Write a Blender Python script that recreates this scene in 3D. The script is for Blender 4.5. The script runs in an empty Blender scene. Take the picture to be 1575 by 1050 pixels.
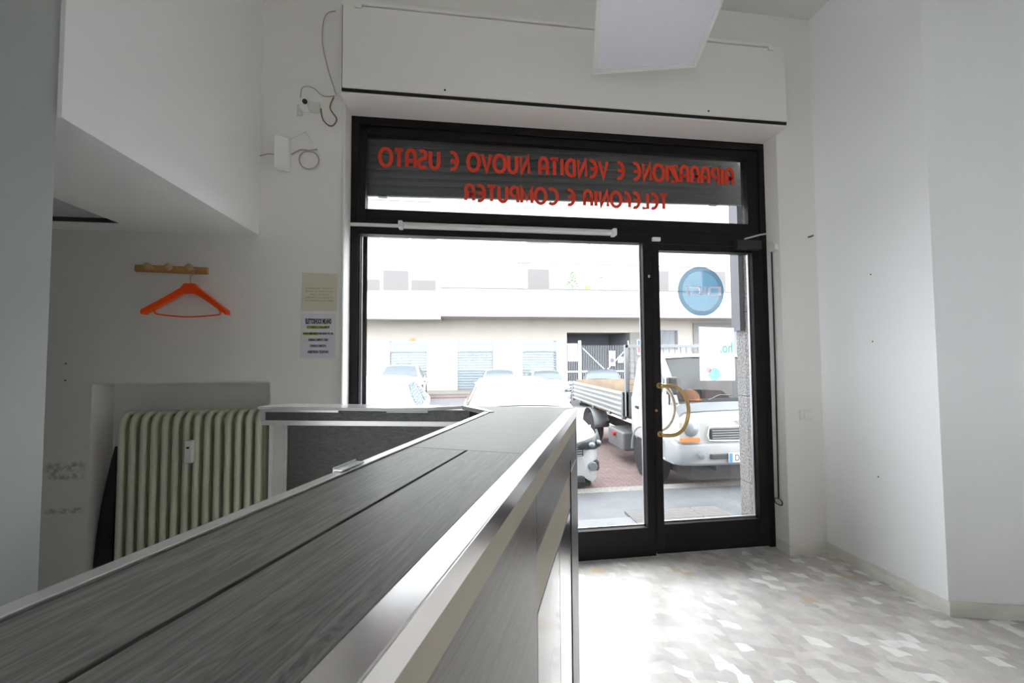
import bpy, bmesh, math, random
from mathutils import Vector, Matrix
PI = math.pi; R = math.radians
random.seed(7)
C = bpy.context.scene.collection

# ------------------------------------------------------------ camera, sky, exposure
def make_camera():
    P, RL, A = R(2.22), R(-.354), R(7.3)
    f = Vector((math.sin(A)*math.cos(P), math.cos(A)*math.cos(P), math.sin(P)))
    x = Vector((math.cos(A), -math.sin(A), 0)); u = x.cross(f)
    x2 = math.cos(RL)*x + math.sin(RL)*u; u2 = -math.sin(RL)*x + math.cos(RL)*u
    cd = bpy.data.cameras.new('camera'); cam = bpy.data.objects.new('camera', cd); C.objects.link(cam)
    m = Matrix((x2, u2, -f)).transposed().to_4x4(); m.translation = (0, 0, 1.35)
    cam.matrix_world = m
    cd.sensor_width = 36; cd.lens = 600/1575*36; cd.clip_start = .02; cd.clip_end = 300
    cd.dof.use_dof = True; cd.dof.focus_distance = 2.4; cd.dof.aperture_fstop = 13.0
    bpy.context.scene.camera = cam
make_camera()
W = bpy.data.worlds.new('sky'); bpy.context.scene.world = W; W.use_nodes = True
nt = W.node_tree; bg = nt.nodes['Background']
bg.inputs[0].default_value = (.93, .965, 1.0, 1); bg.inputs[1].default_value = 10.6     # flat overcast
sc = bpy.context.scene
sc.view_settings.view_transform = 'Standard'; sc.view_settings.look = 'None'
sc.view_settings.gamma = 1; sc.view_settings.use_curve_mapping = False
sc.view_settings.exposure = 0.0
sc.cycles.max_bounces = 14; sc.cycles.diffuse_bounces = 8; sc.cycles.glossy_bounces = 5
sc.cycles.transparent_max_bounces = 24; sc.cycles.sample_clamp_indirect = 12

# ------------------------------------------------------------ materials
MT = {}
def mat(name, col, rough=.5, metal=0, spec=.5, noise=0, nscale=8, bump=0, bscale=60, coat=0, stretch=None, emit=0):
    if name in MT: return MT[name]
    m = bpy.data.materials.new(name); m.use_nodes = True; n = m.node_tree; b = n.nodes['Principled BSDF']
    b.inputs['Base Color'].default_value = (*col, 1); b.inputs['Roughness'].default_value = rough
    b.inputs['Metallic'].default_value = metal; b.inputs['Specular IOR Level'].default_value = spec
    b.inputs['Coat Weight'].default_value = coat
    tc = n.nodes.new('ShaderNodeTexCoord'); mp = n.nodes.new('ShaderNodeMapping'); n.links.new(tc.outputs['Object'], mp.inputs[0])
    if stretch: mp.inputs['Scale'].default_value = stretch
    if noise:
        t = n.nodes.new('ShaderNodeTexNoise'); t.inputs['Scale'].default_value = nscale; t.inputs['Detail'].default_value = 6
        n.links.new(mp.outputs[0], t.inputs[0])
        r = n.nodes.new('ShaderNodeValToRGB'); r.color_ramp.elements[0].position = .3; r.color_ramp.elements[1].position = .7
        r.color_ramp.elements[0].color = (*[c*(1-noise) for c in col], 1); r.color_ramp.elements[1].color = (*[min(1, c*(1+noise)) for c in col], 1)
        n.links.new(t.outputs[0], r.inputs[0]); n.links.new(r.outputs[0], b.inputs['Base Color'])
    if bump:
        t = n.nodes.new('ShaderNodeTexNoise'); t.inputs['Scale'].default_value = bscale; t.inputs['Detail'].default_value = 5
        n.links.new(mp.outputs[0], t.inputs[0]); bp = n.nodes.new('ShaderNodeBump'); bp.inputs['Strength'].default_value = bump
        bp.inputs['Distance'].default_value = .003
        n.links.new(t.outputs[0], bp.inputs['Height']); n.links.new(bp.outputs[0], b.inputs['Normal'])
    MT[name] = m; return m
def glass(name, tint=(1, 1, 1), refl=.06, rough=0.0, dirt=0.0):
    """thin pane: transparent with a fresnel share of gloss, plus a little dust"""
    m = bpy.data.materials.new(name); m.use_nodes = True; n = m.node_tree; n.nodes.clear()
    o = n.nodes.new('ShaderNodeOutputMaterial'); tr = n.nodes.new('ShaderNodeBsdfTransparent'); tr.inputs[0].default_value = (*tint, 1)
    g = n.nodes.new('ShaderNodeBsdfGlossy'); g.inputs['Roughness'].default_value = rough
    fr = n.nodes.new('ShaderNodeFresnel'); fr.inputs[0].default_value = 1.45
    mx = n.nodes.new('ShaderNodeMixShader'); n.links.new(fr.outputs[0], mx.inputs[0]); n.links.new(tr.outputs[0], mx.inputs[1]); n.links.new(g.outputs[0], mx.inputs[2])
    last = mx
    if dirt:
        d = n.nodes.new('ShaderNodeBsdfDiffuse'); d.inputs[0].default_value = (.8, .8, .8, 1)
        t = n.nodes.new('ShaderNodeTexNoise'); t.inputs['Scale'].default_value = 2.2; t.inputs['Detail'].default_value = 8
        tc = n.nodes.new('ShaderNodeTexCoord'); n.links.new(tc.outputs['Object'], t.inputs[0])
        mr = n.nodes.new('ShaderNodeMapRange'); mr.inputs[1].default_value = .45; mr.inputs[2].default_value = .8; mr.inputs[4].default_value = dirt
        n.links.new(t.outputs[0], mr.inputs[0]); m2 = n.nodes.new('ShaderNodeMixShader'); n.links.new(mr.outputs[0], m2.inputs[0])
        n.links.new(mx.outputs[0], m2.inputs[1]); n.links.new(d.outputs[0], m2.inputs[2]); last = m2
    n.links.new(last.outputs[0], o.inputs[0]); MT[name] = m; return m
def m_floor():
    """palladiana: broken marble slabs in pale joints"""
    m = bpy.data.materials.new('marble_crazy_floor'); m.use_nodes = True; n = m.node_tree; b = n.nodes['Principled BSDF']; L = n.links.new
    tc = n.nodes.new('ShaderNodeTexCoord')
    nz = n.nodes.new('ShaderNodeTexNoise'); nz.inputs['Scale'].default_value = 5; L(tc.outputs['Object'], nz.inputs[0])
    def math_(op, a, b_=None, c_=None):
        q = n.nodes.new('ShaderNodeMath'); q.operation = op
        for k, v in enumerate((a, b_, c_)):
            if v is None: continue
            if isinstance(v, (int, float)): q.inputs[k].default_value = v
            else: L(v, q.inputs[k])
        return q.outputs[0]
    mp = n.nodes.new('ShaderNodeMapping'); mp.inputs['Rotation'].default_value = (0, 0, R(24)); L(tc.outputs['Object'], mp.inputs[0])
    wn = n.nodes.new('ShaderNodeTexNoise'); wn.inputs['Scale'].default_value = 11; wn.inputs['Detail'].default_value = 1; L(tc.outputs['Object'], wn.inputs[0])
    wc = n.nodes.new('ShaderNodeSeparateColor'); L(wn.outputs['Color'], wc.inputs[0]); xy = n.nodes.new('ShaderNodeSeparateXYZ'); L(mp.outputs[0], xy.inputs[0])
    xx = math_('ADD', math_('MULTIPLY_ADD', xy.outputs[1], .55, xy.outputs[0]), math_('MULTIPLY', wc.outputs[0], .085))
    yy = math_('ADD', math_('MULTIPLY_ADD', xy.outputs[0], -.10, xy.outputs[1]), math_('MULTIPLY', wc.outputs[1], .075))
    cx = n.nodes.new('ShaderNodeCombineXYZ'); L(xx, cx.inputs[0]); L(yy, cx.inputs[1])
    bk = n.nodes.new('ShaderNodeTexBrick'); L(cx.outputs[0], bk.inputs[0]); bk.offset = .37; bk.offset_frequency = 2; bk.squash = .68; bk.squash_frequency = 3
    bk.inputs['Color1'].default_value = (0, 0, 0, 1); bk.inputs['Color2'].default_value = (1, 1, 1, 1); bk.inputs['Mortar'].default_value = (.5, .5, .5, 1)
    bk.inputs['Scale'].default_value = 1; bk.inputs['Brick Width'].default_value = .082; bk.inputs['Row Height'].default_value = .050; bk.inputs['Mortar Size'].default_value = .0012; bk.inputs['Mortar Smooth'].default_value = .3
    sp = n.nodes.new('ShaderNodeSeparateColor'); L(bk.outputs['Color'], sp.inputs[0])
    r = n.nodes.new('ShaderNodeValToRGB'); r.color_ramp.interpolation = 'CONSTANT'; e = r.color_ramp.elements
    cols = [(0, (.50, .465, .445)), (.14, (.57, .535, .51)), (.32, (.63, .595, .565)), (.5, (.53, .495, .48)), (.62, (.68, .645, .60)), (.76, (.59, .555, .535)), (.88, (.82, .81, .78)), (.992, (.60, .47, .32)), (.997, (.52, .36, .31))]
    e[0].position = 0; e[0].color = (*cols[0][1], 1); e[1].position = cols[1][0]; e[1].color = (*cols[1][1], 1)
    for p, c in cols[2:]:
        q = e.new(p); q.color = (*c, 1)
    L(sp.outputs[0], r.inputs[0])
    mv = n.nodes.new('ShaderNodeMix'); mv.data_type = 'RGBA'; mv.blend_type = 'MULTIPLY'; mv.inputs[0].default_value = .5
    nz2 = n.nodes.new('ShaderNodeTexNoise'); nz2.inputs['Scale'].default_value = 14; nz2.inputs['Detail'].default_value = 9; L(tc.outputs['Object'], nz2.inputs[0])
    mr = n.nodes.new('ShaderNodeMapRange'); mr.inputs[1].default_value = .3; mr.inputs[2].default_value = .7; mr.inputs[3].default_value = .75; mr.inputs[4].default_value = 1.15; L(nz2.outputs[0], mr.inputs[0])
    L(r.outputs[0], mv.inputs[6]); L(mr.outputs[0], mv.inputs[7])
    ed = n.nodes.new('ShaderNodeMapRange'); ed.inputs[3].default_value = 1; ed.inputs[4].default_value = .4; L(bk.outputs['Fac'], ed.inputs[0])
    mx = n.nodes.new('ShaderNodeMix'); mx.data_type = 'RGBA'; mx.inputs[6].default_value = (.60, .58, .55, 1)
    L(ed.outputs[0], mx.inputs[0]); L(mv.outputs[2], mx.inputs[7]); L(mx.outputs[2], b.inputs['Base Color'])
    b.inputs['Roughness'].default_value = .34; b.inputs['Specular IOR Level'].default_value = .6; b.inputs['Coat Weight'].default_value = .5; b.inputs['Coat Roughness'].default_value = .25
    return m
def m_wood(name, base, axis='y', contrast=.35, rough=.4):
    """grey laminate with a printed grain running along one local axis"""
    m = bpy.data.materials.new(name); m.use_nodes = True; n = m.node_tree; b = n.nodes['Principled BSDF']; L = n.links.new
    tc = n.nodes.new('ShaderNodeTexCoord')
    s = {'x': (2.6, 120, 120), 'y': (120, 2.6, 120)}[axis]
    mp = n.nodes.new('ShaderNodeMapping'); mp.inputs['Scale'].default_value = s; L(tc.outputs['Object'], mp.inputs[0])
    t = n.nodes.new('ShaderNodeTexNoise'); t.inputs['Scale'].default_value = 1.4; t.inputs['Detail'].default_value = 9; t.inputs['Roughness'].default_value = .65; t.inputs['Distortion'].default_value = .6
    L(mp.outputs[0], t.inputs[0])
    mp2 = n.nodes.new('ShaderNodeMapping'); mp2.inputs['Scale'].default_value = tuple(v/9 if v > 10 else v*.5 for v in s); L(tc.outputs['Object'], mp2.inputs[0])
    w = n.nodes.new('ShaderNodeTexNoise'); w.inputs['Scale'].default_value = 1.6; w.inputs['Detail'].default_value = 3; w.inputs['Distortion'].default_value = 1.8; L(mp2.outputs[0], w.inputs[0])
    ws = n.nodes.new('ShaderNodeMath'); ws.operation = 'SINE'; wm = n.nodes.new('ShaderNodeMath'); wm.operation = 'MULTIPLY'; wm.inputs[1].default_value = 95
    L(w.outputs[0], wm.inputs[0]); L(wm.outputs[0], ws.inputs[0])
    ad = n.nodes.new('ShaderNodeMath'); ad.operation = 'MULTIPLY_ADD'; ad.inputs[1].default_value = .085; L(ws.outputs[0], ad.inputs[0]); L(t.outputs[0], ad.inputs[2])
    r = n.nodes.new('ShaderNodeValToRGB'); e = r.color_ramp.elements
    e[0].position = .30; e[0].color = (*[c*(1-contrast) for c in base], 1); e[1].position = .70; e[1].color = (*[c*(1+contrast) for c in base], 1)
    L(ad.outputs[0], r.inputs[0])
    L(r.outputs[0], b.inputs['Base Color']); b.inputs['Roughness'].default_value = rough
    bp = n.nodes.new('ShaderNodeBump'); bp.inputs['Strength'].default_value = .25; bp.inputs['Distance'].default_value = .001; L(ad.outputs[0], bp.inputs['Height']); L(bp.outputs[0], b.inputs['Normal'])
    MT[name] = m; return m
def m_brick(name, c1, c2, mortar, scale, rot=0, bw=.5, rh=.25, msize=.02, rough=.8):
    m = bpy.data.materials.new(name); m.use_nodes = True; n = m.node_tree; b = n.nodes['Principled BSDF']; L = n.links.new
    tc = n.nodes.new('ShaderNodeTexCoord'); mp = n.nodes.new('ShaderNodeMapping'); mp.inputs['Rotation'].default_value = (0, 0, rot); L(tc.outputs['Object'], mp.inputs[0])
    k = n.nodes.new('ShaderNodeTexBrick'); k.inputs['Color1'].default_value = (*c1, 1); k.inputs['Color2'].default_value = (*c2, 1); k.inputs['Mortar'].default_value = (*mortar, 1)
    k.inputs['Scale'].default_value = scale; k.inputs['Mortar Size'].default_value = msize; k.inputs['Brick Width'].default_value = bw; k.inputs['Row Height'].default_value = rh
    L(mp.outputs[0], k.inputs[0]); L(k.outputs[0], b.inputs['Base Color']); b.inputs['Roughness'].default_value = rough; MT[name] = m; return m
def m_granite():
    m = bpy.data.materials.new('granite'); m.use_nodes = True; n = m.node_tree; b = n.nodes['Principled BSDF']; L = n.links.new
    tc = n.nodes.new('ShaderNodeTexCoord'); v = n.nodes.new('ShaderNodeTexNoise'); v.inputs['Scale'].default_value = 75; v.inputs['Detail'].default_value = 4; L(tc.outputs['Object'], v.inputs[0])
    r = n.nodes.new('ShaderNodeValToRGB'); e = r.color_ramp.elements; e[0].position = .38; e[0].color = (.05, .047, .045, 1); e[1].position = .62; e[1].color = (.24, .23, .225, 1)
    L(v.outputs[0], r.inputs[0]); L(r.outputs[0], b.inputs['Base Color']); b.inputs['Roughness'].default_value = .6; MT['granite'] = m; return m
def m_smudged_wall():
    """painted plaster with the dark scuffed patches left of the radiator"""
    m = bpy.data.materials.new('plaster_front'); m.use_nodes = True; n = m.node_tree; b = n.nodes['Principled BSDF']; L = n.links.new
    tc = n.nodes.new('ShaderNodeTexCoord'); sx = n.nodes.new('ShaderNodeSeparateXYZ'); L(tc.outputs['Object'], sx.inputs[0])
    def band(sock, lo, hi, soft):
        a = n.nodes.new('ShaderNodeMapRange'); a.inputs[1].default_value = lo; a.inputs[2].default_value = lo+soft; L(sock, a.inputs[0])
        c = n.nodes.new('ShaderNodeMapRange'); c.inputs[1].default_value = hi-soft; c.inputs[2].default_value = hi; c.inputs[3].default_value = 1; c.inputs[4].default_value = 0; L(sock, c.inputs[0])
        x = n.nodes.new('ShaderNodeMath'); x.operation = 'MULTIPLY'; L(a.outputs[0], x.inputs[0]); L(c.outputs[0], x.inputs[1]); return x.outputs[0]
    def mul(a, c):
        x = n.nodes.new('ShaderNodeMath'); x.operation = 'MULTIPLY'; L(a, x.inputs[0]); L(c, x.inputs[1]); return x.outputs[0]
    def add(a, c):
        x = n.nodes.new('ShaderNodeMath'); x.operation = 'ADD'; x.use_clamp = True; L(a, x.inputs[0]); L(c, x.inputs[1]); return x.outputs[0]
    xb = band(sx.outputs[0], -2.24, -2.03, .03)
    st = add(mul(xb, band(sx.outputs[2], .69, .80, .02)), mul(xb, band(sx.outputs[2], .515, .55, .008)))
    nz = n.nodes.new('ShaderNodeTexNoise'); nz.inputs['Scale'].default_value = 45; nz.inputs['Detail'].default_value = 6; L(tc.outputs['Object'], nz.inputs[0])
    nr = n.nodes.new('ShaderNodeMapRange'); nr.inputs[1].default_value = .4; nr.inputs[2].default_value = .62; L(nz.outputs[0], nr.inputs[0])
    f = mul(st, nr.outputs[0]); k = n.nodes.new('ShaderNodeMath'); k.operation = 'MULTIPLY'; k.inputs[1].default_value = .62; L(f, k.inputs[0])
    mx = n.nodes.new('ShaderNodeMix'); mx.data_type = 'RGBA'; mx.inputs[6].default_value = (.80, .775, .745, 1); mx.inputs[7].default_value = (.22, .19, .17, 1)
    L(k.outputs[0], mx.inputs[0]); L(mx.outputs[2], b.inputs['Base Color']); b.inputs['Roughness'].default_value = .85
    bz = n.nodes.new('ShaderNodeTexNoise'); bz.inputs['Scale'].default_value = 30; L(tc.outputs['Object'], bz.inputs[0]); bp = n.nodes.new('ShaderNodeBump'); bp.inputs['Strength'].default_value = .15; bp.inputs['Distance'].default_value = .003
    L(bz.outputs[0], bp.inputs['Height']); L(bp.outputs[0], b.inputs['Normal']); return m

plaster = mat('plaster', (.80, .80, .795), .85, bump=.15, bscale=30)
plaster_warm = m_smudged_wall()
plaster_w2 = mat('plaster_warm_plain', (.80, .775, .745), .85, bump=.15, bscale=30)
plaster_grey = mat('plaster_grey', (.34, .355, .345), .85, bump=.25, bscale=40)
plaster_r = mat('plaster_bright', (.87, .875, .885), .8, bump=.12, bscale=30)
ceil_m = mat('ceiling_paint', (.72, .72, .70), .9)
floor_m = m_floor()
marble = mat('marble_skirting', (.74, .72, .67), .3, noise=.15, nscale=5, stretch=(1, 1, 3))
alu_dark = mat('dark_anodised_aluminium', (.008, .006, .007), .45, metal=.0, spec=.22)
alu_line = mat('raw_aluminium_edge', (.55, .54, .56), .35, metal=.8)
pane_m = glass('shop_glass', (.97, .985, .98), dirt=.05)
white_pl = mat('white_plastic', (.78, .78, .76), .4)
cream_pl = mat('cream_plastic', (.66, .65, .60), .5)
black_pl = mat('black_plastic', (.015, .015, .015), .4)
brass = mat('brass', (.62, .42, .18), .28, metal=1)
brass_pale = mat('pale_brass', (.66, .60, .48), .4, metal=.8)  # paler brass tone for the outside handle
chrome = mat('chrome_trim', (.88, .87, .87), .20, metal=1, noise=.06, nscale=3)
alu = mat('brushed_aluminium', (.74, .73, .72), .32, metal=.85)
satin = mat('satin_steel_post', (.36, .36, .36), .35, metal=.7)
red_vinyl = mat('red_vinyl', (.78, .045, .010), .5)
shutter_m = mat('shutter_dark_slats', (.085, .095, .09), .55)
orange = mat('orange_plastic', (1.0, .085, .004), .35)
steel_wire = mat('steel_wire', (.35, .34, .33), .3, metal=1)
pine = mat('pine_wood', (.50, .27, .09), .45, noise=.2, nscale=4, stretch=(1, 8, 8))
peg_m = mat('peg_wood', (.52, .34, .16), .35)
rad_m = mat('radiator_enamel', (.60, .60, .46), .35)
paper_y = mat('yellowed_paper', (.66, .62, .48), .8)
paper_w = mat('white_paper', (.66, .66, .70), .8)
ink = mat('black_ink', (.02, .02, .03), .7); ink_g = mat('faded_ink', (.32, .30, .24), .8)
hilite = mat('yellow_highlighter', (.62, .68, .10), .7)
granite = m_granite()
asphalt = mat('wet_asphalt', (0.094, 0.097, 0.104), .42, noise=.25, nscale=2.2, bump=.4, bscale=90)
pavers = m_brick('red_pavers', (.155, .10, .098), (.21, .145, .138), (.10, .076, .072), 4.5, R(45), msize=.03)
roadm = mat('road_asphalt', (0.122, 0.122, 0.126), .7, noise=.15, nscale=3)
kerbm = mat('kerb_granite', (0.158, 0.151, 0.140), .7, noise=.35, nscale=40)
grate_m = m_brick('door_grate', (.10, .095, .09), (.14, .13, .125), (.03, .03, .03), 5, R(0), bw=4, rh=.16, msize=.03)
fac = mat('facade_render', (0.374, 0.367, 0.353), .85); fac_low = mat('facade_stone', (0.302, 0.277, 0.248), .8, noise=.05, nscale=1.2)
canopy_m = mat('canopy_concrete', (0.288, 0.277, 0.263), .85, noise=.08, nscale=1)
blind_m = mat('window_blind', (0.108, 0.101, 0.101), .7)
shut_w = m_brick('white_roller_shutter', (.66, .74, .82), (.68, .76, .84), (.30, .42, .52), 1, 0, bw=50, rh=.14, msize=.018, rough=.5)
signblue = mat('pale_sign_band', (0.216, 0.238, 0.259), .5)
gate_dark = mat('passage_dark', (0.115, 0.122, 0.144), .8); gate_bar = mat('gate_bars', (0.216, 0.223, 0.238), .5); gate_w = mat('gate_white_brace', (0.576, 0.590, 0.605), .5)
grey_stone = mat('grey_stone_post', (0.144, 0.140, 0.137), .8, noise=.15, nscale=10)
win_dark = mat('dark_window_glass', (.10, .14, .16), .1); leafm = mat('plant_leaves', (.16, .26, .12), .6)
sign_blue = mat('sign_blue', (0.036, 0.086, 0.216), .5); sign_red = mat('sign_red', (0.432, 0.043, 0.036), .5)
car_white = mat('white_car_paint', (0.446, 0.446, 0.454), .3, coat=1, spec=.5)
car_silver = mat('silver_car_paint', (0.216, 0.223, 0.238), .3, metal=.3, coat=1)
car_dark = mat('dark_grey_car_paint', (.035, .042, .05), .35, coat=.4)
car_glass = mat('car_window_glass', (.10, .14, .16), .06, spec=.9, coat=1)
tyre = mat('tyre_rubber', (.03, .03, .032), .85); rim_m = mat('wheel_rim', (.50, .50, .51), .35, metal=.6)
lamp_gl = mat('headlight_glass', (0.187, 0.202, 0.216), .15, metal=.2); amber = mat('amber_lens', (0.576, 0.187, 0.043), .3)
under = mat('dark_underbody', (.04, .04, .042), .8); greytrim = mat('grey_truck_metal', (0.158, 0.166, 0.173), .5)
bedwood = mat('weathered_plywood', (0.216, 0.166, 0.122), .8, noise=.2, nscale=5); truck_w = mat('white_truck_paint', (0.360, 0.360, 0.360), .35, coat=.5)
bed_alu = mat('aluminium_bed_side', (0.194, 0.194, 0.191), .5, metal=.1); bed_rib = mat('pale_bed_rib', (0.302, 0.302, 0.295), .5)
plate_w = mat('number_plate_white', (0.576, 0.576, 0.576), .5)
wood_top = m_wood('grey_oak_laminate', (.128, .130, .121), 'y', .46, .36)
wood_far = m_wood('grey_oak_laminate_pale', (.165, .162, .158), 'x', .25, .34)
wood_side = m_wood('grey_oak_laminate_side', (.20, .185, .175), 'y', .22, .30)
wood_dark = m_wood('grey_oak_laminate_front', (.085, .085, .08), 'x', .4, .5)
beige_m = mat('beige_strip', (.50, .45, .36), .45); light_lam = mat('glossy_light_laminate', (.55, .53, .52), .12, coat=.6)  # beige for the strips on the counter's right face
dark_gap = mat('shadow_gap_filler', (.01, .01, .01), .9)
def translucent(name, col, opacity=1.0):
    m = bpy.data.materials.new(name); m.use_nodes = True; n = m.node_tree; n.nodes.clear(); L = n.links.new
    o = n.nodes.new('ShaderNodeOutputMaterial'); a = n.nodes.new('ShaderNodeBsdfTranslucent'); d = n.nodes.new('ShaderNodeBsdfDiffuse'); t = n.nodes.new('ShaderNodeBsdfTransparent')
    a.inputs[0].default_value = (*col, 1); d.inputs[0].default_value = (*col, 1)
    x = n.nodes.new('ShaderNodeMixShader'); x.inputs[0].default_value = .5; L(a.outputs[0], x.inputs[1]); L(d.outputs[0], x.inputs[2])
    y = n.nodes.new('ShaderNodeMixShader'); y.inputs[0].default_value = opacity; L(t.outputs[0], y.inputs[1]); L(x.outputs[0], y.inputs[2]); L(y.outputs[0], o.inputs[0]); MT[name] = m; return m
stk_blue = translucent('blue_window_sticker', (.025, .12, .20), .88); stk_blue2 = translucent('light_blue_sticker_centre', (.045, .20, .32), .84)
stk_white = translucent('white_sticker_film', (.26, .27, .32), .92); stk_teal = translucent('teal_print', (.22, .80, .68), .7); stk_coral = translucent('coral_print', (.90, .45, .38), .7)
poster_m = translucent('poster_film', (.85, .85, .85), .90)
led_m = mat('light_diffuser', (.80, .80, .86), .35); led_frame = mat('light_frame_white', (.78, .79, .78), .4)

# ------------------------------------------------------------ builders
def tag(o, label=None, cat=None, group=None, kind=None):
    if label: o['label'] = label
    if cat: o['category'] = cat
    if group: o['group'] = group
    if kind: o['kind'] = kind
    return o
def empty(name, loc=(0, 0, 0), rz=0, label=None, cat=None, group=None):
    o = bpy.data.objects.new(name, None); C.objects.link(o); o.location = loc; o.rotation_euler.z = rz; o.empty_display_size = .1
    return tag(o, label, cat, group)
class MB:
    def __init__(s): s.b = bmesh.new()
    def poly(s, pts, faces):
        v = [s.b.verts.new(p) for p in pts]
        for f in faces:
            try: s.b.faces.new([v[i] for i in f])
            except ValueError: pass
        return s
    def box(s, x0, x1, y0, y1, z0, z1):
        p = [(x, y, z) for x in (x0, x1) for y in (y0, y1) for z in (z0, z1)]
        return s.poly(p, [(0, 1, 3, 2), (4, 6, 7, 5), (0, 4, 5, 1), (2, 3, 7, 6), (0, 2, 6, 4), (1, 5, 7, 3)])
    def prism(s, pts, z0, z1):      # plan polygon extruded in z
        n = len(pts); v = [(*p, z0) for p in pts]+[(*p, z1) for p in pts]
        return s.poly(v, [tuple(range(n))[::-1], tuple(range(n, 2*n))]+[(i, (i+1) % n, n+(i+1) % n, n+i) for i in range(n)])
    def prism_x(s, pts, x0, x1):    # (y,z) polygon extruded in x
        n = len(pts); v = [(x0, *p) for p in pts]+[(x1, *p) for p in pts]
        return s.poly(v, [tuple(range(n)), tuple(range(n, 2*n))[::-1]]+[(i, n+i, n+(i+1) % n, (i+1) % n) for i in range(n)])
    def prism_y(s, pts, y0, y1):    # (x,z) polygon extruded in y
        n = len(pts); v = [(p[0], y0, p[1]) for p in pts]+[(p[0], y1, p[1]) for p in pts]
        return s.poly(v, [tuple(range(n)), tuple(range(n, 2*n))[::-1]]+[(i, n+i, n+(i+1) % n, (i+1) % n) for i in range(n)])
    def tube(s, pts, r, seg=10, closed=False):
        pts = [Vector(p) for p in pts]; n = len(pts); rings = []; up = None
        rr = r if isinstance(r, (list, tuple)) else [r]*n
        for i, p in enumerate(pts):
            if closed: t = (pts[(i+1) % n]-pts[i-1])
            else: t = pts[min(i+1, n-1)]-pts[max(i-1, 0)]
            t.normalize()
            if up is None: up = Vector((0, 0, 1)) if abs(t.z) < .9 else Vector((1, 0, 0))
            a = (up-t*up.dot(t)).normalized(); up = a; c = t.cross(a)
            rings.append([s.b.verts.new(p+(a*math.cos(q)+c*math.sin(q))*rr[i]) for q in [2*PI*k/seg for k in range(seg)]])
        for i in range(n if closed else n-1):
            A, B = rings[i], rings[(i+1) % n]
            for k in range(seg): s.b.faces.new((A[k], A[(k+1) % seg], B[(k+1) % seg], B[k]))
        if not closed: s.b.faces.new(rings[0][::-1]); s.b.faces.new(rings[-1])
        return s
    def lathe(s, prof, c=(0, 0, 0), axis='z', seg=28):  # prof (radius, along)
        rings = []
        for r, h in prof:
            ring = []
            for k in range(seg):
                a = 2*PI*k/seg; u, w = r*math.cos(a), r*math.sin(a)
                p = {'z': (u, w, h), 'y': (u, h, w), 'x': (h, u, w)}[axis]
                ring.append(s.b.verts.new((p[0]+c[0], p[1]+c[1], p[2]+c[2])))
            rings.append(ring)
        for A, B in zip(rings, rings[1:]):
            for k in range(seg): s.b.faces.new((A[k], A[(k+1) % seg], B[(k+1) % seg], B[k]))
        s.b.faces.new(rings[0][::-1]); s.b.faces.new(rings[-1]); return s
    def ellipsoid(s, c, r, seg=20, half=False):
        n = 10; prof = []
        for i in range(n+1):
            a = (0 if half else -PI/2)+(PI/2 if half else PI)*i/n; prof.append((max(1e-4, math.cos(a)), math.sin(a)))
        rings = [[s.b.verts.new((c[0]+r[0]*p*math.cos(2*PI*k/seg), c[1]+r[1]*p*math.sin(2*PI*k/seg), c[2]+r[2]*h)) for k in range(seg)] for p, h in prof]
        for A, B in zip(rings, rings[1:]):
            for k in range(seg): s.b.faces.new((A[k], A[(k+1) % seg], B[(k+1) % seg], B[k]))
        s.b.faces.new(rings[0][::-1]); s.b.faces.new(rings[-1]); return s
    def grid(s, rows):
        v = [[s.b.verts.new(p) for p in r] for r in rows]
        for a, b in zip(v, v[1:]):
            for i in range(len(a)-1):
                try: s.b.faces.new((a[i], a[i+1], b[i+1], b[i]))
                except ValueError: pass
        return s
    def build(s, name, m, parent=None, smooth=False, bevel=0, solid=0, kind=None):
        bmesh.ops.recalc_face_normals(s.b, faces=s.b.faces)
        me = bpy.data.meshes.new(name); s.b.to_mesh(me); s.b.free(); me.materials.append(m)
        if smooth: me.shade_smooth()
        o = bpy.data.objects.new(name, me); C.objects.link(o)
        if parent: o.parent = parent
        if solid: q = o.modifiers.new('thickness', 'SOLIDIFY'); q.thickness = solid; q.offset = 0
        if bevel: q = o.modifiers.new('bevel', 'BEVEL'); q.width = bevel; q.segments = 3; q.limit_method = 'ANGLE'; q.angle_limit = R(40)
        if smooth:
            try: me.set_sharp_from_angle(angle=R(42))
            except Exception: pass
        if kind: o['kind'] = kind
        return o
def box(name, m, a, parent=None, bevel=0, kind=None): return MB().box(*a).build(name, m, parent, bevel=bevel, kind=kind)

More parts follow.
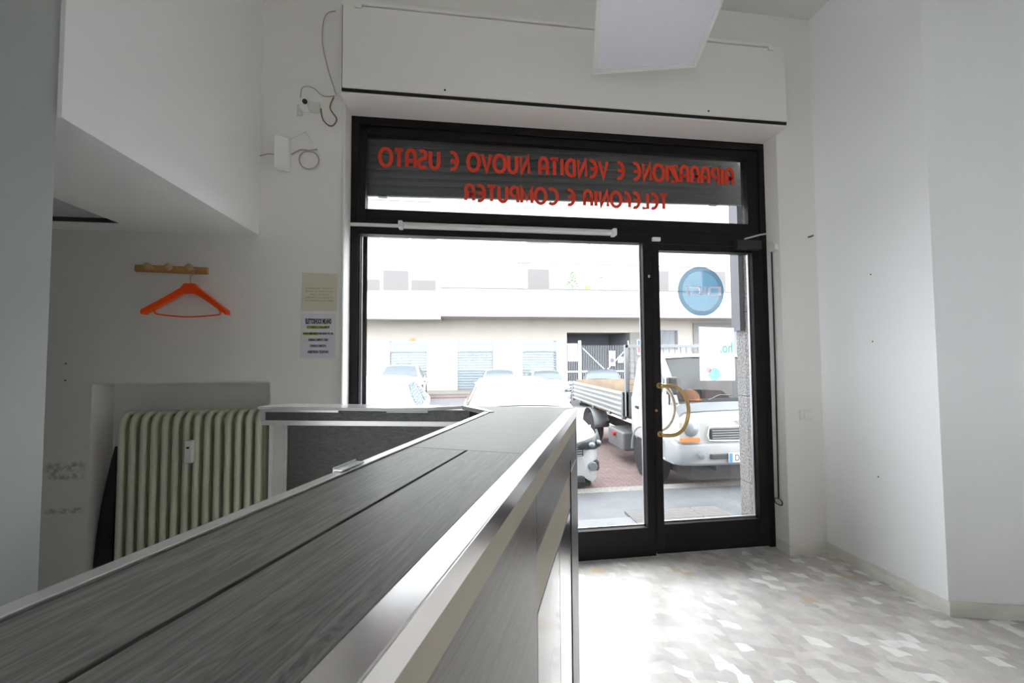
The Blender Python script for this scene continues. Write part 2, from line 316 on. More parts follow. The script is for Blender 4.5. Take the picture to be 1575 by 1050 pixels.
# strokes lettering on the vertical plane (x right, z up), unit cell 1 high
def arc(cx, cy, rx, ry, a0, a1, n=14): return [(cx+rx*math.cos(R(a0+(a1-a0)*i/n)), cy+ry*math.sin(R(a0+(a1-a0)*i/n))) for i in range(n+1)]
GL = {
 'O': (.92, [arc(.46, .5, .40, .42, 0, 360, 28)]),
 'C': (.80, [arc(.48, .5, .40, .42, 55, 305, 20)]),
 'E': (.66, [arc(.44, .5, .36, .42, 70, 290, 20), [(.09, .5), (.54, .5)]]),
 'U': (.78, [[(.10, .92), (.10, .40)]+arc(.39, .38, .29, .30, 180, 360, 14)+[(.68, .92)]]),
 'N': (.80, [[(.10, .08), (.10, .92), (.68, .08), (.68, .92)]]),
 'V': (.76, [[(.06, .92), (.38, .08), (.70, .92)]]),
 'I': (.26, [[(.13, .08), (.13, .92)]]),
 'T': (.68, [[(.04, .90), (.64, .90)], [(.34, .90), (.34, .08)]]),
 'A': (.76, [[(.10, .08), (.10, .60)]+arc(.38, .62, .28, .30, 180, 0, 14)+[(.66, .08)], [(.10, .40), (.66, .40)]]),
 'R': (.76, [[(.10, .08), (.10, .60)]+arc(.38, .64, .28, .28, 180, -30, 16)+[(.40, .42), (.66, .30), (.66, .08)], [(.10, .42), (.44, .42)]]),
 'P': (.72, [[(.10, .08), (.10, .90), (.36, .90)]+arc(.36, .66, .27, .24, 90, -90, 14)+[(.10, .42)]]),
 'D': (.80, [[(.10, .08), (.10, .90), (.32, .90)]+arc(.32, .49, .38, .41, 90, -90, 18)+[(.10, .08)]]),
 'Z': (.70, [[(.06, .90), (.62, .90), (.06, .08), (.64, .08)]]),
 'S': (.66, [arc(.36, .70, .24, .22, 45, 215, 12)+[(.44, .50)]+arc(.34, .30, .26, .22, 30, -145, 12)]),
 'L': (.60, [[(.10, .92), (.10, .08), (.54, .08)]]),
 'F': (.62, [arc(.44, .55, .34, .37, 80, 180, 10)+[(.10, .08)], [(.10, .48), (.50, .48)]]),
 'M': (.94, [[(.08, .08), (.14, .92), (.47, .22), (.80, .92), (.86, .08)]]),
 ' ': (.42, []), 'G': (.9, [[(.80, .86), (.30, .86), (.12, .72), (.12, .28), (.30, .14), (.80, .14), (.80, .5), (.55, .5)]]),
}
def stroke_text(txt, width, height, weight, sq=1.0):
    """returns (x,z) outline quads of stroke letters fitted to the given width"""
    adv = sum(GL[c][0]+.10 for c in txt)-.10; sx = width/adv; x = 0; quads = []
    for c in txt:
        w, st = GL[c]
        for pl in st:
            p = [Vector(((x+a)*sx, b*height)) for a, b in pl]; L = []; Rr = []
            closed = (p[0]-p[-1]).length < 1e-4
            n = len(p)
            for i in range(n):
                if closed: t = p[(i+1) % (n-1)]-p[(i-1) % (n-1)]
                else: t = p[min(i+1, n-1)]-p[max(i-1, 0)]
                t.normalize(); nn = Vector((-t.y, t.x))
                if 0 < i < n-1:
                    a = (p[i]-p[i-1]).normalized(); k = max(.45, nn.dot(Vector((-a.y, a.x)))); nn = nn/k
                L.append(p[i]+nn*weight/2); Rr.append(p[i]-nn*weight/2)
            for i in range(n-1): quads.append((L[i], Rr[i], Rr[i+1], L[i+1]))
        x += w+.10
    return quads
def stroke_obj(name, txt, m, x_read0, width, z0, height, y, weight, parent=None, mirror=True, thick=.0008):
    b = MB()
    for q in stroke_text(txt, width, height, weight):
        pts = [((x_read0-p.x) if mirror else (x_read0+p.x), z0+p.y) for p in q]
        b.prism_y(pts, y, y+thick)
    return b.build(name, m, parent)
def font_obj(name, txt, m, size, loc, parent=None, mirror=False, rot=(PI/2, 0, 0), width=None, ext=.0004, align='CENTER', bold=0.0, height=None):
    cu = bpy.data.curves.new(name, 'FONT'); cu.body = txt; cu.size = size; cu.extrude = ext; cu.align_x = align; cu.align_y = 'CENTER'; cu.offset = bold
    t = bpy.data.objects.new(name, cu); C.objects.link(t)
    me = bpy.data.meshes.new_from_object(t.evaluated_get(bpy.context.evaluated_depsgraph_get())); bpy.data.objects.remove(t)
    xs = [v.co.x for v in me.vertices]; ys = [v.co.y for v in me.vertices]
    sx = (width/(max(xs)-min(xs))) if width else 1; sy = (height/(max(ys)-min(ys))) if height else 1
    cy = (max(ys)+min(ys))/2; cx = (max(xs)+min(xs))/2 if align == 'CENTER' else 0
    for v in me.vertices: v.co.x = (v.co.x-cx)*sx*(-1 if mirror else 1); v.co.y = (v.co.y-cy)*sy
    if mirror: me.flip_normals()
    me.materials.clear(); me.materials.append(m); me.name = name
    o = bpy.data.objects.new(name, me); C.objects.link(o); o.location = loc; o.rotation_euler = rot
    if parent: o.parent = parent
    return o

# ------------------------------------------------------------ the room
WY, FY, ZC = 2.43, 2.576, 3.765      # inner wall face, shopfront plane, ceiling
S = 'structure'
b = MB().box(-4.2, 4.2, -4.7, 3.0, -.3, 0); b.build('floor', floor_m, kind=S)
MB().box(-4.2, 4.2, -4.7, 3.0, ZC, ZC+.2).build('ceiling', ceil_m, kind=S)
w = MB()   # front wall: left of the opening with the radiator niche, right pier, over the opening
w.box(-4.2, -2.02, WY, 3.0, 0, ZC); w.box(-2.02, -1.105, WY, 3.0, 1.213, ZC); w.box(-2.02, -1.105, 2.572, 3.0, 0, 1.213)
w.box(-1.105, -.70, WY, 3.0, 0, ZC); w.box(2.195, 2.6, WY, 2.618, 0, ZC); w.box(2.80, 4.2, 2.79, 2.80, 0, ZC); w.box(-.70, 2.195, WY, 3.0, 3.3, ZC)
w.box(-.70, 2.195, WY, 2.62, 2.895, 3.3); w.box(2.80, 4.2, 2.80, 3.0, 0, ZC)
w.build('wall_front', plaster_warm, kind=S)
MB().box(-.705, 2.185, 2.322, 2.432, 2.89, 3.455).build('trim_1', plaster_w2, kind=S)   # boxed-in shutter housing
MB().prism([(2.484, 2.45), (2.497, 1.768), (3.80, 1.46), (4.2, 1.46), (4.2, 2.79), (2.6, 2.79), (2.6, 2.45)], 0, ZC).build('wall_right', plaster_r, kind=S)
MB().box(3.8, 4.2, -4.7, 1.46, 0, ZC).build('wall_right', plaster, kind=S)
MB().box(-4.2, 4.2, -4.9, -4.5, 0, ZC).build('wall_back', plaster, kind=S)
m = MB(); WY0, WY1, WZ0, WZ1 = -3.6, .7, .45, 2.85      # side wall with an unseen window added to bring in daylight, behind the photographer
m.box(-4.2, -4.0, -4.5, WY0, 0, ZC); m.box(-4.2, -4.0, WY1, WY, 0, ZC); m.box(-4.2, -4.0, WY0, WY1, 0, WZ0); m.box(-4.2, -4.0, WY0, WY1, WZ1, ZC); m.build('wall_left', plaster, kind=S)
m = MB(); m.box(-4.12, -4.06, WY0, WY1, WZ0, WZ0+.07); m.box(-4.12, -4.06, WY0, WY1, WZ1-.07, WZ1)
for q in range(4): yq = WY0+(WY1-WY0-.07)*q/3; m.box(-4.12, -4.06, yq, yq+.07, WZ0+.07, WZ1-.07)
bwf = m.build('added_window', alu_dark, kind=S); MB().poly([(-4.09, WY0, WZ0), (-4.09, WY1, WZ0), (-4.09, WY1, WZ1), (-4.09, WY0, WZ1)], [(0, 1, 2, 3)]).build('glass_pane', pane_m, bwf)
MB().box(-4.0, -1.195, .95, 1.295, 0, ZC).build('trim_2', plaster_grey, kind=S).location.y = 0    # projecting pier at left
# dropped bulkhead above the alcove, with the open ceiling hatch
bz, hx, hy0, hy1 = 2.07, -1.805, 1.50, 2.29
m = MB(); m.box(-4.0, -1.182, 1.295, hy0, bz, ZC); m.box(-4.0, -1.182, hy1, WY, bz, ZC); m.box(hx, -1.182, hy0, hy1, bz, ZC); m.box(-4.0, -2.75, hy0, hy1, bz, ZC); m.box(-2.75, hx, hy0, hy1, bz+.16, ZC)
m.build('trim_3', plaster, kind=S)
MB().prism([(hx+.0, 2.289), (hx-.9, 2.289), (hx-.9, 2.277), (hx, 2.277)], bz-.0015, bz+.02).build('trim_4', mat('hatch_edge_dark', (.05, .045, .04), .8), kind=S)
# marble skirting
m = MB(); m.box(2.195, 2.484, WY-.012, WY+.001, 0, .072); m.box(2.183, 2.196, WY-.012, 2.53, 0, .072); m.build('baseboard_front', marble, kind=S)
m = MB(); m.prism([(2.484, 2.43), (2.497, 1.768), (2.485, 1.756), (2.472, 2.418)], 0, .073); m.prism([(2.497, 1.768), (3.8, 1.46), (3.797, 1.447), (2.487, 1.755)], 0, .073); m.build('baseboard_right', marble, kind=S, bevel=.002)

# ------------------------------------------------------------ shopfront: frames, panes
wf = MB()
y0, y1 = 2.545, 2.615
wf.box(-.70, -.652, y0, y1, 0, 2.9); wf.box(2.15, 2.195, y0, y1, 0, 2.9); wf.box(-.652, 2.15, y0, y1, 2.845, 2.9)      # outer frame
wf.box(-.652, 1.30, y0, y1, 2.135, 2.205); wf.box(1.30, 2.15, y0, y1, 2.135, 2.205)                                    # transom bar
wf.box(-.652, 2.15, y0+.012, y1-.01, 2.205, 2.235)
wf.box(-.652, -.642, y0+.01, y1, .19, 2.135); wf.box(1.245, 1.302, y0, y1, 0, 2.135); wf.box(-.652, 1.245, y0, y1, 0, .19)   # fixed pane
wf.build('window_1', alu_dark, kind=S, bevel=.004)
tf = MB(); tf.box(-.652, -.613, y0+.012, y1-.01, 2.235, 2.845); tf.box(2.065, 2.15, y0+.012, y1-.01, 2.235, 2.845); tf.box(-.613, 2.065, y0+.012, y1-.01, 2.235, 2.302); tf.box(-.613, 2.065, y0+.012, y1-.01, 2.79, 2.845)
tf.build('window_2', alu_dark, kind=S, bevel=.004)
def pane(name, x0, x1, z0, z1, parent=None): return MB().poly([(x0, 2.592, z0), (x1, 2.592, z0), (x1, 2.592, z1), (x0, 2.592, z1)], [(0, 1, 2, 3)]).build(name, pane_m, parent)
wo = [o for o in C.objects if o.name == 'window_1'][0]; to = [o for o in C.objects if o.name == 'window_2'][0]
tag(pane('glass_pane', -.642, 1.245, .19, 2.135, wo), 'large clear fixed pane'); tag(pane('glass_pane', -.613, 2.065, 2.302, 2.79, to), 'clear transom pane')
bead = MB(); bead.box(-.642, 1.245, 2.588, 2.60, .19, .197); bead.box(1.238, 1.245, 2.588, 2.60, .19, 2.135); bead.box(-.642, -.636, 2.588, 2.6, .19, 2.135); bead.build('glazing_bead', alu_line, wo)
df = MB(); dx0, dx1 = 1.307, 2.146
df.box(dx0, 1.362, y0-.004, y1-.006, .012, 2.13); df.box(2.075, dx1, y0-.004, y1-.006, .012, 2.13); df.box(1.362, 2.075, y0-.004, y1-.006, .012, .204); df.box(1.362, 2.075, y0-.004, y1-.006, 2.085, 2.13)
door = df.build('door_1', alu_dark, kind=S, bevel=.004)
pane('glass_pane', 1.362, 2.075, .204, 2.085, door)
bead = MB(); bead.box(1.362, 2.075, 2.58, 2.596, .204, .211); bead.box(2.069, 2.075, 2.58, 2.596, .204, 2.085); bead.build('glazing_bead', alu_line, door)
def handle(yb, sgn, m, parent, lab):
    z0, z1, x0 = .815, 1.145, 1.342; r = .165; off = .055*sgn
    pts = [(x0, yb, z1), (x0, yb+off, z1), (x0+.03, yb+off, z1)]
    cz = (z0+z1)/2
    pts = [(x0, yb, z1), (x0+.004, yb+off*.8, z1), (x0+.02, yb+off, z1)]+[(x0+.055+r*.75*math.cos(a), yb+off, cz+r*math.sin(a)) for a in [R(90-180*i/24) for i in range(25)]]+[(x0+.02, yb+off, z0), (x0+.004, yb+off*.8, z0), (x0, yb, z0)]
    o = MB().tube(pts, .0125, 14).build('door_handle', m, parent, smooth=True); tag(o, lab)
    for z in (z0, z1): MB().lathe([(.02, 0), (.02, -.006*1), (.014, -.008)] if sgn < 0 else [(.02, 0), (.02, .006), (.014, .008)], (x0, yb, z), 'y', 20).build('handle_rose', m, o, smooth=True)
handle(y0-.004, -1, brass, door, 'shiny brass D-shaped inside handle'); handle(y1-.006, 1, brass_pale, door, 'paler outside handle')
MB().lathe([(.009, 0), (.009, -.006), (.006, -.008)], (1.318, y0-.004, .975), 'y', 16).build('lock_cylinder', brass, door, smooth=True)
c = MB(); c.box(1.93, 2.12, 2.50, 2.545, 2.10, 2.165); dc = c.build('door_closer', black_pl, bevel=.005); tag(dc, 'black door closer box with silver arm, top right corner of the glass door', 'door closer')
MB().tube([(1.98, 2.495, 2.17), (2.08, 2.47, 2.195), (2.155, 2.50, 2.215)], .006, 8).build('closer_arm', alu_line, dc, smooth=True)
o = MB().box(1.311, 1.369, 2.525, 2.545, 2.145, 2.172).build('alarm_contact', white_pl, bevel=.003); tag(o, 'small white alarm contact stuck on black frame above the door stile', 'sensor')
o = MB().box(1.279, 1.291, 2.537, 2.545, 1.89, 1.91).build('door_bumper', white_pl, bevel=.002); tag(o, 'tiny white plastic stud on the black post beside the door', 'stud')

# shutter seen through the transom
sh = empty('roller_shutter', (.72, 2.78, 2.915), 0, 'dark grey slatted roller shutter, rolled nearly up behind the transom glass', 'roller shutter')
m = MB(); n = 8; ph = .055
for i in range(n):
    z = -.39+i*ph; m.prism_x([(.002, z-.002), (-.006, z+.006), (-.010, z+ph*.5), (-.006, z+ph-.008), (.002, z+ph+.003), (.008, z+ph-.008), (.010, z+ph*.5), (.008, z+.006)], -1.41, 1.54)
m.box(-1.41, 1.54, -.012, .012, -.414, -.388)
sl = m.build('slat_curtain', shutter_m, sh); sl.rotation_euler.y = R(-1.15)
for x in (-1.27, 1.23): MB().box(x-.03, x+.03, -.02, .015, -.42, -.41).build('bottom_stop', black_pl, sh).location.z = .025 if x > 0 else -.027
for x0, x1, lb in ((-.735, -.70, 'left'), (2.240, 2.282, 'right')):
    zz = 1.55
    o = MB().box(x0, x1, 2.90, 3.00, zz, 2.9).build('shutter_guide_rail', mat('guide_rail_steel', (.10, .10, .115), .5, metal=.3)); tag(o, f'dark steel shutter guide rail at the {lb} outer edge of the doorway', 'guide rail')
# outer masonry and granite cladding
m = MB(); m.box(-.95, -.70, 2.62, 3.0, -.1, 2.9); m.build('wall_outer_left', granite, kind=S)
m = MB(); jz = [-.12, .33, 1.02, 1.70, 2.30, 2.9]
for a, c2 in zip(jz, jz[1:]): m.box(2.280, 2.79, 2.62, 3.0, a+.002, c2-.002)
m.build('wall_outer_right', granite, kind=S, bevel=.002)
MB().box(-.70, 2.272, 2.96, 3.05, 2.9, 3.3).build('wall_outer_lintel', granite, kind=S)
MB().box(-5, 6, 3.0, 3.05, 3.3, 4.2).build('wall_outer_top', fac, kind=S)

# lettering on the transom glass
def lettering(words, x_read0, width, z0, h, wt, lab):
    t = empty('transom_lettering', (0, 0, 0), 0, lab, 'lettering')
    adv = lambda q: sum(GL[c][0]+.10 for c in q)
    full = ' '.join(words); k = width/(adv(full)-.10); done = 0
    for wd in words:
        stroke_obj('word', wd, red_vinyl, x_read0-done*k, (adv(wd)-.10)*k, z0, h, 2.587, wt, t); done += adv(wd)+adv(' ')
lettering('RIPARAZIONE E VENDITA NUOVO E USATO'.split(), 1.983, 2.52, 2.590, .137, .0235, 'upper line of red vinyl letters on the transom glass, read reversed from inside')
lettering('TELEFONIA E COMPUTER'.split(), 1.462, 1.445, 2.387, .125, .0225, 'lower shorter line of red vinyl letters across the shutter edge on the transom glass')
# round sticker and poster on the door
def disc(name, m, cx, cz, r, y, parent=None, t=.0006): return MB().poly([(cx+r*math.cos(2*PI*k/48), y, cz+r*math.sin(2*PI*k/48)) for k in range(48)], [tuple(range(48))]).build(name, m, parent)
LET = [[(-.155, -.135, -.034, .034), (-.135, -.075, .021, .034), (-.135, -.075, -.034, -.021), (-.075, -.058, -.028, .028)], [(-.040, -.020, -.034, .034)],
       [(-.004, .014, -.028, .028), (.0, .078, .021, .034), (.0, .078, -.034, -.021), (.060, .078, -.021, .002)], [(.098, .118, -.034, .034)]]
def sheet(rin, rout, cell=.003):
    b = MB(); n = int(rout/cell)+1; V = {}
    def v(i, k):
        if (i, k) not in V:
            x, z = i*cell, k*cell; d = math.hypot(x, z)
            if d > rout: x, z = x*rout/d, z*rout/d
            V[(i, k)] = b.b.verts.new((1.708+x, 2.5985, 1.812+z))
        return V[(i, k)]
    for i in range(-n, n):
        for k in range(-n, n):
            cx, cz = (i+.5)*cell, (k+.5)*cell; d = math.hypot(cx, cz)
            if d >= rout or d < rin: continue
            if any(x0 < -cx < x1 and z0 < cz-.003 < z1 for L_ in LET for x0, x1, z0, z1 in L_): continue
            try: b.b.faces.new((v(i, k), v(i+1, k), v(i+1, k+1), v(i, k+1)))
            except ValueError: pass
    return b
s1 = sheet(.142, .178).build('round_sticker', stk_blue); tag(s1, 'round blue sticker with white reversed letters, high on the door glass', 'sticker')
sheet(0, .142).build('sticker_centre', stk_blue2, s1)
zc = 1.815; hh = .034; xx = 1.708
lt = None
def bar(x0, x1, z0, z1): lt.poly([(xx-x1, 2.596, zc+z0), (xx-x0, 2.596, zc+z0), (xx-x0, 2.596, zc+z1), (xx-x1, 2.596, zc+z1)], [(0, 1, 2, 3)])      # reversed reading
for bars in LET:
    lt = MB()
    for q in bars: bar(*q)
    lt.build('sticker_letter', stk_white, s1)
po = MB().poly([(1.684, 2.5985, 1.170), (1.957, 2.5985, 1.168), (1.957, 2.5985, 1.548), (1.684, 2.5985, 1.556)], [(0, 1, 2, 3)]).build('door_poster', poster_m)
tag(po, 'white see-through poster with teal reversed print, lower on the door glass', 'poster')
font_obj('poster_lettering', 'ho.', stk_teal, .1, (1.892, 2.597, 1.405), po, mirror=True, width=.095, height=.075, bold=.002)
font_obj('poster_small_print', 'la tua offerta ti aspetta', stk_coral, .1, (1.87, 2.597, 1.352), po, mirror=True, width=.15, height=.011)
disc('poster_roundel', stk_teal, 1.795, 1.215, .046, 2.5972, po); disc('poster_dot', stk_coral, 1.752, 1.245, .020, 2.5965, po)

# ------------------------------------------------------------ over-door panel, trunking, tube, ceiling light
pn = MB(); pn.box(-.688, 2.168, 2.306, 2.318, 2.918, 3.412); pnl = pn.build('shutter_box_panel', plaster_w2, bevel=.002); tag(pnl, 'long white inspection panel closing the shutter box above the door', 'panel')
g = MB(); g.box(-.6935, 2.173, 2.316, 2.3225, 2.900, 3.418); g.build('shadow_gap', dark_gap, pnl)
for x in (-.1, 1.60):
    MB().lathe([(.006, 0), (.006, -.003)], (x, 2.306, 2.945), 'y', 12).build('screw_head', black_pl, pnl)
for a, c2, lb in ((-.62, .88, 'long cable trunking strip along the top of the shutter box panel'), (.92, 2.04, 'shorter cable trunking strip right of the long one over the panel')):
    o = MB().box(a, c2, 2.298, 2.322, 3.418, 3.436).build('cable_trunking', plaster_w2, bevel=.002); tag(o, 'white '+lb, 'trunking')
for i, (x, lb) in enumerate(((-.60, 'leftmost white panel clip near the end of the shutter box'), (.90, 'middle white panel clip beside the ceiling light'), (2.06, 'right white panel clip over the shutter box corner'))):
    o = MB().box(x-.02, x+.02, 2.296, 2.306, 3.395, 3.425).build('panel_clip', white_pl, bevel=.002); tag(o, lb, 'clip', 'clips holding the shutter box panel')
fl = empty('tube_light', (.32, 2.52, 2.19), 0, 'slim white fluorescent tube light on the black transom bar', 'tube light')
MB().box(-.70, .70, -.008, .024, -.016, .018).build('housing', white_pl, fl, bevel=.003)
MB().tube([(-.68, -.018, -.006), (.68, -.018, -.006)], .013, 14).build('tube', mat('frosted_tube', (.75, .72, .70), .3), fl, smooth=True)
for sx in (-1, 1): MB().box(sx*.705-.014, sx*.705+.014, -.032, .024, -.026, .022).build('end_cap', white_pl, fl, bevel=.006)
o = MB().box(-.70, -.395, 2.525, 2.545, 2.180, 2.198).build('cable_duct', white_pl, bevel=.002); tag(o, 'short white cable duct leading to the tube light', 'cable duct')
lp = empty('ceiling_light', (0, 0, 3.08), 0, 'square white flat ceiling light panel hanging above the door', 'ceiling light')
CQ = [Vector((.784, 2.214)), Vector((1.372, 2.085)), Vector((1.200, 1.503)), Vector((.612, 1.632))]
def inset(q, d):
    c = sum(q, Vector((0, 0)))/4; return [p+(c-p).normalized()*d*1.414 for p in q]
def ring(q, d, z0, z1, mm, name):
    i = inset(q, d); b = MB()
    for k in range(4): b.prism([tuple(q[k]), tuple(q[(k+1) % 4]), tuple(i[(k+1) % 4]), tuple(i[k])], z0, z1)
    return b.build(name, mm, lp)
ring(CQ, .016, -.03, .015, led_frame, 'frame'); q2 = inset(CQ, .016); ring(q2, .008, -.024, .01, led_frame, 'inner_frame')
MB().prism([tuple(p) for p in inset(CQ, .024)], -.018, 0).build('diffuser', led_m, lp)
cc = sum(CQ, Vector((0, 0)))/4
for p in inset(CQ, .08): MB().tube([(p.x, p.y, 0), (p.x, p.y, ZC-3.08)], .0015, 6).build('hanging_wire', steel_wire, lp)

# ------------------------------------------------------------ small fittings on the walls
rk = empty('coat_rack', (-1.63, WY, 1.855), 0, 'small pine coat rack with three pegs on the alcove wall', 'coat rack')
MB().box(-.187, .187, -.018, 0, -.02, .02).build('rail', pine, rk, bevel=.004).rotation_euler.y = R(1.2)
for x in (-.090, .014, .118): MB().lathe([(.008, 0), (.009, -.018), (.013, -.030), (.020, -.038), (.021, -.046), (.016, -.053), (.004, -.056)], (x, -.017, .004), 'y', 20).build('peg', peg_m, rk, smooth=True)
hg = empty('clothes_hanger', (-1.512, 2.385, 1.83), 0, 'bright orange plastic clothes hanger on the right peg of the coat rack', 'hanger')
def hanger_side(sx):
    rows = []
    for i in range(15):
        t = min(i/12, 1.0); x = sx*(.212*t+(.004 if i == 13 else .007 if i == 14 else 0)); zt = -.066-(.012*(t/.2)**2 if t < .2 else .012+.130*(t-.2)/.8)
        h = .050-.020*t; th = .014+.030*t**1.2; yo = -.026*t*t
        if i > 12: q = .7 if i == 13 else .3; zt -= h*(1-q)/2; h *= q; th *= q
        rows.append([(x, yo-th/2, zt-.005), (x, yo-th/2, zt-h), (x, yo+th/2, zt-h), (x, yo+th/2, zt-.005), (x, yo, zt), (x, yo-th/2, zt-.005)])
    return rows
m = MB(); m.grid(hanger_side(1)); m.grid(hanger_side(-1))
for sx in (1, -1): r_ = hanger_side(sx)[-1]; m.poly(r_[:5], [(0, 1, 2, 3, 4)])
m.prism_y([(-.026, -.060), (-.044, -.085), (-.020, -.112), (.020, -.112), (.044, -.085), (.026, -.060)], -.011, .011)
m.build('shoulders', orange, hg, smooth=True)
bp = [(-.165, -.02, -.205), (-.168, -.012, -.225), (-.160, -.008, -.232)]+[(-.15+.3*i/10, -.006, -.235-.012*math.sin(PI*i/10)) for i in range(11)]+[(.160, -.008, -.232), (.168, -.012, -.225), (.160, -.02, -.200)]
MB().tube(bp, .0042, 8).build('trouser_bar', orange, hg, smooth=True)
MB().tube([(0, 0, -.07), (0, 0, -.03), (.004, 0, -.015), (.018, 0, .0), (.022, 0, .018), (.012, 0, .034), (-.006, 0, .038), (-.020, 0, .028)], .0022, 8).build('hook', steel_wire, hg, smooth=True)

n1 = empty('wall_notice', (-.840, WY-.001, 1.740), 0, 'yellowed paper notice with faded typing, pinned above the white one', 'notice')
MB().prism_y([(-.096, .115), (.100, .110), (.098, -.115), (-.103, -.113)], -.0012, 0).build('sheet', paper_y, n1)
for i, t in enumerate(['ASSISTENZA TECNICA', 'SU PC E TELEFONI,', 'CELL. GUASTI', 'TEMPO E COSTI', 'IN MENO DI 24 ORE']): font_obj('text_line', t, ink_g, .02, (0, -.0022, .022-.0185*i), n1, width=.155 if i != 2 else .11, height=.009)
n2 = empty('wall_notice', (-.842, WY-.001, 1.480), 0, 'white paper notice with bold black headline, under the yellowed one', 'notice')
MB().prism_y([(-.100, .132), (.095, .128), (.095, -.131), (-.102, -.130)], -.0012, 0).build('sheet', paper_w, n2)
hl = MB(); hl.box(-.066, .062, -.0018, -.0013, .042, .060); hl.box(-.085, .0, -.0018, -.0013, .003, .021); hl.build('highlighter_mark', hilite, n2)
for t, z, wd, h, mm in (('ELETTOSHOCK MILANO', .086, .145, .032, ink), ('LE CONSOLLE E GALAXIE TV', .051, .125, .014, ink), ('HANNO RIMBORSATE, NON SIANO VIA, VAL.', .012, .172, .015, ink), ('CONSOLE COMPLETI 1 EURO', -.024, .112, .015, ink), ('CONSOLE COMPLETE 2', -.060, .09, .014, ink), ('ASSISTENZA TELEFONO', -.095, .118, .016, ink)):
    font_obj('text_line', t, mm, .02, (0, -.0024, z), n2, width=wd, height=h, bold=.0008)

pr = empty('motion_detector', (-1.042, WY, 2.555), 0, 'white tilted alarm motion detector on the wall left of the door', 'motion detector')
MB().prism([(-.034, -.07), (.030, -.035), (.030, 0), (-.034, -.03)], -.105, .09).build('body', white_pl, pr, bevel=.006)
MB().tube([(.03, -.03, .08), (.07, -.012, .12), (.115, -.004, .15), (.13, -.002, .125), (.15, -.002, .09)], .003, 6).build('bracket_arm', white_pl, pr, smooth=True)
jb = empty('alarm_camera', (-.905, WY, 2.855), 0, 'small white box with dark lens and looped cable beside the shutter box', 'camera')
MB().box(-.045, .0, -.05, 0, -.03, .03).build('body', white_pl, jb, bevel=.006); MB().box(0, .06, -.03, 0, -.03, .022).build('bracket', cream_pl, jb, bevel=.004)
MB().lathe([(.014, 0), (.014, -.008), (.006, -.010)], (-.012, -.05, .003), 'y', 18).build('lens', black_pl, jb, smooth=True)
MB().box(-.075, -.045, -.012, 0, -.055, .01).build('wall_plate', cream_pl, jb, bevel=.003)
brown = mat('brown_cable', (.16, .13, .09), .5); greyc = mat('grey_cable', (.42, .39, .34), .6)
def cable(pts, r, m, lab):
    # smooth the polyline
    P = [Vector(p) for p in pts]; out = []
    for i in range(len(P)-1):
        p0, p1, p2, p3 = P[max(i-1, 0)], P[i], P[i+1], P[min(i+2, len(P)-1)]
        for k in range(8):
            t = k/8; out.append(.5*((2*p1)+(p2-p0)*t+(2*p0-5*p1+4*p2-p3)*t*t+(3*p1-3*p2*1-p0+p3)*t**3))
    out.append(P[-1]); o = MB().tube(out, r, 7).build('cable', m, smooth=True); return tag(o, lab, 'cable')
cy = WY-.008
cable([(-.765, cy, 2.935), (-.79, cy, 2.86), (-.745, cy-.02, 2.78), (-.775, cy-.02, 2.735), (-.825, cy-.01, 2.775), (-.843, cy, 2.85)], .0045, brown, 'brown cable in a hanging loop right of the small white camera')
cable([(-.765, cy, 2.935), (-.83, cy, 2.93), (-.89, cy, 2.975), (-.945, cy-.01, 2.965), (-.96, cy, 2.89)], .003, greyc, 'thin grey cable arching over the small white camera')
cable([(-.755, cy, 2.94), (-.81, cy, 3.12), (-.84, cy, 3.28), (-.825, cy, 3.43), (-.765, cy, 3.47)], .003, greyc, 'long thin cable bowing upward beside the shutter box panel')
cl = [( -.905+.055*math.cos(R(a)), cy-.004, 2.53+.055*math.sin(R(a))) for a in range(90, 451, 30)]
cable([(-1.005, cy, 2.56), (-.955, cy, 2.59)]+cl[:]+[(-.86, cy, 2.60)], .004, greyc, 'coiled loop of grey cable right of the motion detector')
cable([(-1.18, cy, 2.54), (-1.13, cy, 2.555), (-1.075, cy, 2.55)], .003, greyc, 'short thin cable left of the motion detector')
o = MB().tube([(-.765, WY-.008, 2.925), (-.73, WY-.008, 2.92), (-.712, WY-.008, 2.90), (-.708, WY-.008, 2.84), (-.706, WY-.008, .9)], .008, 8).build('conduit', white_pl, smooth=True); tag(o, 'white conduit running down the left edge of the door opening', 'conduit')

rd = empty('shutter_crank', (2.183, 2.49, 2.12), 0, 'long black shutter cord rod with a loop end on the right jamb', 'crank rod')
MB().tube([(0, .0, -.02), (0, .001, -.9), (0, .008, -1.765)], .0048, 8).build('rod', black_pl, rd, smooth=True)
MB().tube([(0, .010+.022*math.cos(R(a))+(.012 if math.cos(R(a)) > 0 else -.012), -1.79+.020*math.sin(R(a))) for a in range(0, 360, 20)], .0032, 8, True).build('loop_grip', black_pl, rd, smooth=True)
MB().prism_x([(-.055, -.035), (.015, -.04), (.018, .03), (-.03, .035), (-.055, .0)], -.022, .011).build('guide_cover', cream_pl, rd, bevel=.005)
MB().tube([(0, .0, -.02), (0, -.02, -.012), (0, -.04, -.012)], .004, 8).build('bend', black_pl, rd, smooth=True)
sw = empty('wall_switch', (2.345, WY, .937), 0, 'white wall switch plate low on the pier right of the door', 'switch')
MB().box(-.045, .045, -.007, 0, -.036, .036).build('plate', mat('switch_plate', (.74, .73, .70), .5), sw, bevel=.010); MB().box(-.012, .036, -.012, -.007, -.024, .024).build('rocker', white_pl, sw, bevel=.003)
o = MB().tube([(2.42, WY, 2.178), (2.42, WY-.02, 2.176), (2.432, WY-.028, 2.182)], .006, 8).build('wall_hook', brown, smooth=True); tag(o, 'rusty hook stub high on the pier right of the door', 'hook')
